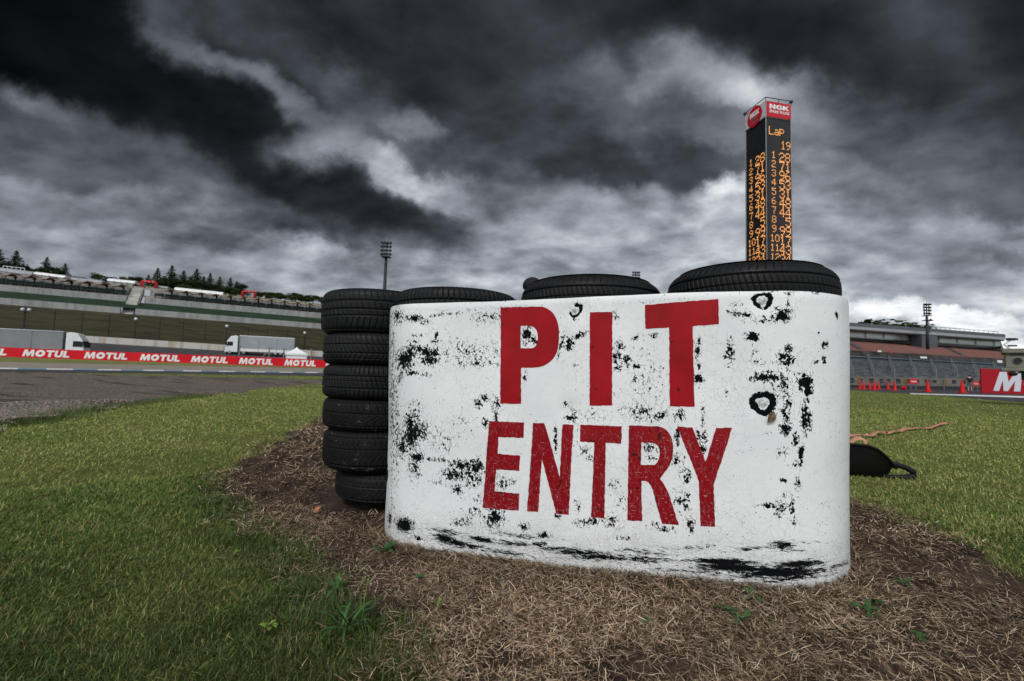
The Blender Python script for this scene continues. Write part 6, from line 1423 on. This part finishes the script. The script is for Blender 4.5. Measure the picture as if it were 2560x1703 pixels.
# ------------------------------------------------------------------ weeds
M['weed'] = varied('weed_leaf', (.034, .085, .022), .45, 30, .5, .3); M['weed_light'] = varied('weed_leaf_light', (.13, .20, .035), .3, 30, .5)
def leaf(m, o, az, L_, W_, rise, droop):
    n = 7; d = Vector((math.cos(az), math.sin(az), 0)); s = Vector((-d.y, d.x, 0)); vs = []
    for i in range(n+1):
        f = i/n; w = W_*math.sin(math.pi*min(1, f*.93+.05))**.8/2; c = o+d*(L_*f*(1-.15*f))+Vector((0, 0, L_*(rise*f-droop*f*f)))
        vs += [c-s*w+Vector((0,0,w*.35)), c, c+s*w+Vector((0,0,w*.35))]
    m.add(vs, [(i*3+j, i*3+j+1, i*3+4+j, i*3+3+j) for i in range(n) for j in (0, 1)])
def weed(px, py, size, nl, label, kind='broad', mt='weed', stalk=0):
    g = ground(px, py); g.z += .018; size *= 1.12; q = empty('weed', g, 0, label, 'weed', 'green weeds in the dead grass'); m = MB(); r0 = random.random()*6
    for i in range(nl):
        az = r0+i*2.4+random.uniform(-.4,.4); o = Vector((random.uniform(-.15,.15)*size, random.uniform(-.15,.15)*size, .012))
        if kind == 'broad': leaf(m, o, az, size*random.uniform(.45,.8), size*random.uniform(.16,.26), random.uniform(.3,.9), random.uniform(.2,.6))
        else: leaf(m, o, az, size*random.uniform(.6,1.1), size*random.uniform(.05,.09), random.uniform(.5,1.5), random.uniform(.4,.9))
    m.build('leaf_cluster', M[mt], q, smooth=True)
    if stalk:
        m = MB(); m.tube([(0,0,0),(.004,0,stalk*.5),(.012,.004,stalk)], [.0022,.0018,.0012], 6); m.sphere((.013,.004,stalk), .003, 6, 5, (1,1,3)); m.build('seed_stalk', M['weed_light'], q)
weed(960,1392,.085,9,'low broad-leaved green weed below the left corner of the sheet')
weed(862,1600,.115,15,'largest clump of long green grassy weed, at the bottom left of the dead grass','long',stalk=0)
weed(905,1560,.09,10,'grassy weed with a tall pale seed stalk','long',stalk=.125)
weed(845,1490,.085,6,'dark green weed leaning over left of the seed stalk')
weed(1052,1464,.05,6,'tiny green weed in the dead grass below the letter E')
weed(1312,1392,.04,5,'tiny weed under the sheet below the letters E and N')
weed(1880,1512,.06,5,'pair of green leaves sprouting below the black smear at the right')
weed(1812,1545,.06,6,'small green weed left of the sprouting pair of leaves')
weed(1855,1572,.055,5,'small dark weed just under the sprouting pair of leaves')
weed(2175,1555,.065,8,'cluster of small rounded green leaves at the right, lower one')
weed(2190,1532,.055,7,'flat green weed just above the lower right leaf cluster')
weed(2262,1482,.05,6,'thin green weed near the right edge of the dead grass')
weed(2295,1618,.05,5,'small green weed lowest at the right')
weed(1620,1575,.04,4,'single dark green sprout right of centre in the dead grass')
weed(1090,1530,.04,5,'pale green sprout between the two grassy weeds and the sheet',mt='weed_light')
weed(670,1590,.05,6,'light green clover in the lawn at the bottom left',mt='weed_light')
weed(588,1398,.04,6,'yellow-green clover in the lawn beside the dead patch',mt='weed_light')
M['dry_leaf'] = varied('dry_leaf', (.30, .13, .07), .3, 40, .7)
def dry_leaf(loc, rot, s, label, mt):
    m = MB(); vs = []; n = 8
    for i in range(n+1):
        f = i/n; w = s*.32*math.sin(math.pi*min(.98, f*.95+.03))**.9; x = (f-.5)*s; z = s*.10*math.sin(f*3)
        vs += [(x, -w, z+.3*w), (x, 0, z), (x, w, z+.35*w)]
    m.add(vs, [(i*3+j, i*3+j+1, i*3+4+j, i*3+3+j) for i in range(n) for j in (0, 1)]); m.tube([(.5*s,0,s*.02),(.68*s,.03*s,s*.04)], s*.015, 5)
    o = m.build('dry_leaf', mt); o.location = loc; o.rotation_euler = rot
    md = o.modifiers.new('thickness', 'SOLIDIFY'); md.thickness = .0008; return tag(o, label, 'leaf')
g = ground(793, 1288); dry_leaf((g.x, g.y, g.z+.03), (R(35), R(-40), R(30)), .048, 'orange-brown dry leaf standing on edge left of the sheet', M['dry_leaf'])
bs, bz2 = sz(1926, 1042); a = sheet_pt(np.float64(bs), np.float64(bz2), .006); dry_leaf([float(v) for v in a], (R(82), R(-62), R(10)), .048, 'brown dry leaf stuck on the sheet below the large black ring', varied('brown_leaf', (.12, .085, .06), .6, 120, .8))

# ------------------------------------------------------------------ tub, strap and glove on the grass
g = ground(2128, 1186); y_ = 4.02; r_ = ray(2212, 1168); xr = r_.x/r_.y*y_
q = empty('plastic_tub', (xr, y_, 0), R(-6), 'black plastic tub lying on the grass behind the right end of the sheet', 'tub')
ST = [(-.95,.10,.0,.22),(-.90,.17,.0,.285),(-.70,.20,.0,.30),(-.45,.21,.0,.30),(-.28,.205,.0,.292),(-.20,.20,.004,.262),(-.12,.18,.02,.20),(-.05,.15,.055,.135),(0,.10,.095,.10)]
def loft(inset, top):
    vs = []
    for x, w, z0_, z1_ in ST:
        w2 = w-inset; zb = z0_+inset; pts = [(-w2-.035, z1_+top), (-w2, (z0_+z1_)*.5), (-w2*.85, zb), (w2*.85, zb), (w2, (z0_+z1_)*.5), (w2+.035, z1_+top)]
        vs += [(x, p[0], max(p[1], zb)) for p in pts]
    return vs
n = len(ST); m = MB(); f_ = [(i*6+j, i*6+j+1, i*6+7+j, i*6+6+j) for i in range(n-1) for j in range(5)]
m.add(loft(0, 0), f_+[(0,5,4,3,2,1)]); m.add(loft(.008, 0), [t[::-1] for t in f_]+[(0,1,2,3,4,5)]); m.build('tub_body', M['black_plastic'], q, smooth=True)
m = MB(); ov = loft(0, 0)
for j in (0, 5): m.tube([ov[i*6+j] for i in range(n)], .011, 8)
m.build('rim', M['black_plastic'], q, smooth=True)
m = MB(); m.tube([(-.06,-.12,.140),(.0,-.13,.132),(.075,-.14,.108),(.130,-.14,.078),(.122,-.145,.042),(.05,-.15,.030),(-.12,-.16,.030)], [.018,.020,.023,.026,.026,.022,.014], 10); m.build('handle', M['black_plastic'], q, smooth=True)
M['strap'] = varied('orange_strap', (.42, .21, .135), .25, 12, .75)
def ribbon(name, pts, w, parent=None, lift=None):
    m = MB(); vs = []; n = len(pts)
    for i, p in enumerate(pts):
        d = (Vector(pts[min(i+1, n-1)])-Vector(pts[max(i-1, 0)])).normalized(); tw = (lift[i] if lift else 0); s = Vector((-d.y, d.x, 0)).normalized()*math.cos(tw)+Vector((0,0,1))*math.sin(tw)
        vs += [Vector(p)-s*w/2, Vector(p)+s*w/2]
    m.add(vs, [(i*2, i*2+1, i*2+3, i*2+2) for i in range(n-1)]); o = m.build(name, M['strap'], parent, smooth=True); md = o.modifiers.new('thickness', 'SOLIDIFY'); md.thickness = .002; return o
PX = [(2090,1098),(2122,1098),(2140,1095),(2152,1093),(2166,1096),(2178,1096),(2192,1089),(2200,1087),(2218,1090),(2235,1086),(2250,1084),(2262,1079),(2280,1078),(2296,1075),(2310,1077),(2325,1075),(2345,1069),(2362,1064),(2372,1063),(2382,1066)]
pts = []; lf = []
for i, (a, b) in enumerate(PX):
    g = ground(a, b); pts.append((g.x, g.y, .038+.020*math.sin(i*1.25)**2)); lf.append(.35*math.sin(i*1.9)+.25)
fine = []; fl2 = []
for i in range(len(pts)-1):
    for k in range(4): f = k/4; fine.append(tuple(Vector(pts[i]).lerp(Vector(pts[i+1]), f*f*(3-2*f) if False else f))); fl2.append(lf[i]*(1-f)+lf[i+1]*f)
o = ribbon('strap', fine, .062, lift=fl2); tag(o, 'long twisted orange strap lying across the grass behind the tub', 'strap')
c = Vector((xr-.14, y_+.12, .28)); pts = [c+Vector((-.12,0,-.05)), c+Vector((-.06,0,.0)), c+Vector((-.02,-.01,.03)), c+Vector((.02,-.02,.03)), c+Vector((.05,-.03,.0)), c+Vector((.03,-.04,-.03)), c+Vector((.0,-.04,-.05))]
o = ribbon('strap', [tuple(p) for p in pts], .05, lift=[.6]*7); tag(o, 'short curled end of orange strap looping over the tub rim', 'strap')
q = empty('work_glove', (xr-.10, y_+.02, .20), R(0), 'grey rubber glove cuff hanging over the tub rim', 'glove'); M['glove'] = varied('grey_glove', (.13, .14, .16), .2, 20, .6)
m = MB(); m.tube([(-.10,0,.0),(-.05,0,.03),(.0,0,.025),(.045,0,.0)], [.026,.032,.034,.036], 12)
for i in range(4): m.tube([(-.10,-.024+.016*i,.0),(-.15,-.028+.018*i,-.02),(-.18,-.03+.019*i,-.06)], [.010,.009,.007], 8)
m.tube([(-.07,-.03,.01),(-.11,-.055,-.01)], [.011,.008], 8); m.build('glove_body', M['glove'], q, smooth=True)
m = MB(); m.tube([(.040,0,.003),(.052,0,-.006)], [.039,.041], 14); m.build('cuff', M['glove'], q, smooth=True)

# ------------------------------------------------------------------ people
M['skin'] = varied('skin', (.48, .27, .19), .12, 8, .5); M['hair'] = varied('dark_hair', (.02, .014, .010), .3, 30, .7); M['cloth_black'] = varied('black_cloth', (.010, .010, .014), .3, 8, .8)
M['cloth_navy'] = varied('navy_cloth', (.012, .014, .03), .3, 8, .8); M['cloth_white'] = varied('pale_cloth', (.55, .54, .62), .1, 8, .8); M['cloth_grey'] = varied('grey_shorts', (.10, .13, .15), .2, 8, .85)
def skinned(name, J, E_, mat, parent, lv=2):
    me = bpy.data.meshes.new(name); me.from_pydata([j[:3] for j in J], E_, []); o = link_mesh(name, me, mat, parent, False)
    sk = o.modifiers.new('skin', 'SKIN'); sk.use_smooth_shade = True; sd2 = o.modifiers.new('sub', 'SUBSURF'); sd2.levels = lv; sd2.render_levels = lv
    for i, j in enumerate(J): me.skin_vertices[0].data[i].radius = (j[3], j[4] if len(j) > 4 else j[3]); me.skin_vertices[0].data[i].use_root = (i == 0)
    return o
def person(loc, rz, ht, label, top, legs, bare_legs, cap):
    k = ht/1.75; q = empty('person', loc, rz, label, 'person'); s = lambda L: [tuple(v*k for v in j) for j in L]
    J = [(0,0,.95,.125,.085),(0,0,1.12,.115,.08),(0,0,1.30,.14,.09),(0,0,1.43,.12,.08),(0,.01,1.50,.052,.055),(0,-.005,1.57,.062,.075),(0,0,1.66,.075,.092),(0,.005,1.725,.05,.06),
      (.16,0,1.41,.062,.062),(.22,.01,1.26,.046,.046),(.25,.0,1.13,.040,.040),(.245,-.09,.98,.034,.034),(.235,-.14,.90,.028,.028),
      (-.16,0,1.41,.062,.062),(-.22,.01,1.26,.046,.046),(-.25,.0,1.13,.040,.040),(-.245,-.09,.98,.034,.034),(-.235,-.14,.90,.028,.028),
      (.095,0,.86,.090,.090),(.105,-.01,.66,.075,.078),(.11,-.005,.48,.055,.058),(.115,.015,.30,.050,.055),(.115,.03,.09,.034,.038),(.12,-.09,.035,.036,.026),
      (-.095,0,.86,.090,.090),(-.105,-.01,.66,.075,.078),(-.11,-.005,.48,.055,.058),(-.115,.015,.30,.050,.055),(-.115,.03,.09,.034,.038),(-.12,-.09,.035,.036,.026)]
    E_ = [(0,1),(1,2),(2,3),(3,4),(4,5),(5,6),(6,7),(3,8),(8,9),(9,10),(10,11),(11,12),(3,13),(13,14),(14,15),(15,16),(16,17),(0,18),(18,19),(19,20),(20,21),(21,22),(22,23),(0,24),(24,25),(25,26),(26,27),(27,28),(28,29)]
    skinned('body', s(J), E_, M['skin'], q)
    for sx in (1, -1):
        h = MB()
        for f, (dx_, L_) in enumerate(((-.018,.058),(-.006,.068),(.006,.064),(.017,.052))):
            o = Vector((sx*.233, -.155+dx_, .875)); h.tube([o*k, (o+Vector((0,-.006,-.030)))*k, (o+Vector((-sx*.010,-.004,-L_)))*k], [.0085*k,.008*k,.006*k], 7)
        o = Vector((sx*.222,-.165,.895)); h.tube([o*k, (o+Vector((-sx*.014,-.022,-.018)))*k, (o+Vector((-sx*.016,-.026,-.042)))*k], [.010*k,.009*k,.007*k], 7)
        h.build('fingers', M['skin'], q, smooth=True)
        e_ = MB(); e_.sphere((sx*.077*k,.005*k,1.635*k), .022*k, 8, 6, (.4,.8,1.3)); e_.build('ear', M['skin'], q, smooth=True)
        e_ = MB(); e_.sphere((sx*.030*k,-.088*k,1.645*k), .011*k, 8, 6); e_.build('eye', M['hair'], q, smooth=True)
    e_ = MB(); e_.sphere((0,-.098*k,1.615*k), .016*k, 8, 6, (.8,1.1,1.4)); e_.build('nose', M['skin'], q, smooth=True)
    e_ = MB(); e_.sphere((0,-.082*k,1.580*k), .022*k, 8, 6, (1.1,.5,.3)); e_.build('mouth', M['dry_leaf'], q, smooth=True)
    T = [(0,0,.86,.172,.128),(0,0,1.12,.150,.115),(0,0,1.30,.172,.120),(0,.005,1.435,.13,.088),(.165,0,1.41,.075,.075),(.225,.01,1.26,.060,.060),(.245,.005,1.17,.058,.058),(-.165,0,1.41,.075,.075),(-.225,.01,1.26,.060,.060),(-.245,.005,1.17,.058,.058)]
    skinned('shirt', s(T), [(0,1),(1,2),(2,3),(3,4),(4,5),(5,6),(3,7),(7,8),(8,9)], top[0], q)
    if top[1]:
        T2 = [(0,.008,1.40,.165,.112),(0,.008,1.455,.13,.085),(.17,0,1.415,.080,.080),(-.17,0,1.415,.080,.080)]; skinned('shoulder_yoke', s(T2), [(0,1),(1,2),(1,3)], top[1], q)
    zl = .50 if bare_legs else .10
    Lg_ = [(0,0,1.02,.150,.108),(.098,0,.84,.102,.102),(.108,-.005,.66,.088,.09),(.112,-.004,zl,.080 if bare_legs else .052,.080 if bare_legs else .055),(-.098,0,.84,.102,.102),(-.108,-.005,.66,.088,.09),(-.112,-.004,zl,.080 if bare_legs else .052,.080 if bare_legs else .055)]
    skinned('shorts' if bare_legs else 'trousers', s(Lg_), [(0,1),(1,2),(2,3),(0,4),(4,5),(5,6)], legs, q)
    for sx in (1, -1): skinned('shoe', s([(sx*.115,.04,.05,.045,.05),(sx*.118,-.04,.042,.045,.040),(sx*.12,-.12,.036,.042,.032)]), [(0,1),(1,2)], M['cloth_black'], q)
    h = MB(); h.sphere((0,.004*k,1.668*k), .100*k, 18, 12, (.90,1.06,.92) if not cap else (.95,1.08,.95))
    h.v = [(x, y, max(z, (1.632 if y > -.03*k else 1.672)*k)) for x, y, z in h.v]; h.build('cap' if cap else 'hair', M['cloth_black'] if cap else M['hair'], q, smooth=True)
    if cap:
        h = MB(); h.slab([(.075*math.cos(a), -.075-.085*math.sin(a)) for a in [i*math.pi/10 for i in range(11)]], .006, M=Matrix.Translation((0,0,1.672*k))@Matrix.Scale(k,4)); h.build('peak', M['cloth_black'], q)
    return q
person((.213, 5.0, 0), R(120), 1.85, 'person in a black cap and dark clothes, only the cap showing above the tyres', (M['cloth_black'], None), M['cloth_navy'], False, True)
g = ground(2425, 980.5); person((g.x, g.y, .01), R(180-31), 43.5*g.y/F*.985, 'person in a dark shirt with pale shoulders and grey shorts, standing near the red board', (M['cloth_navy'], M['cloth_white']), M['cloth_grey'], True, False)
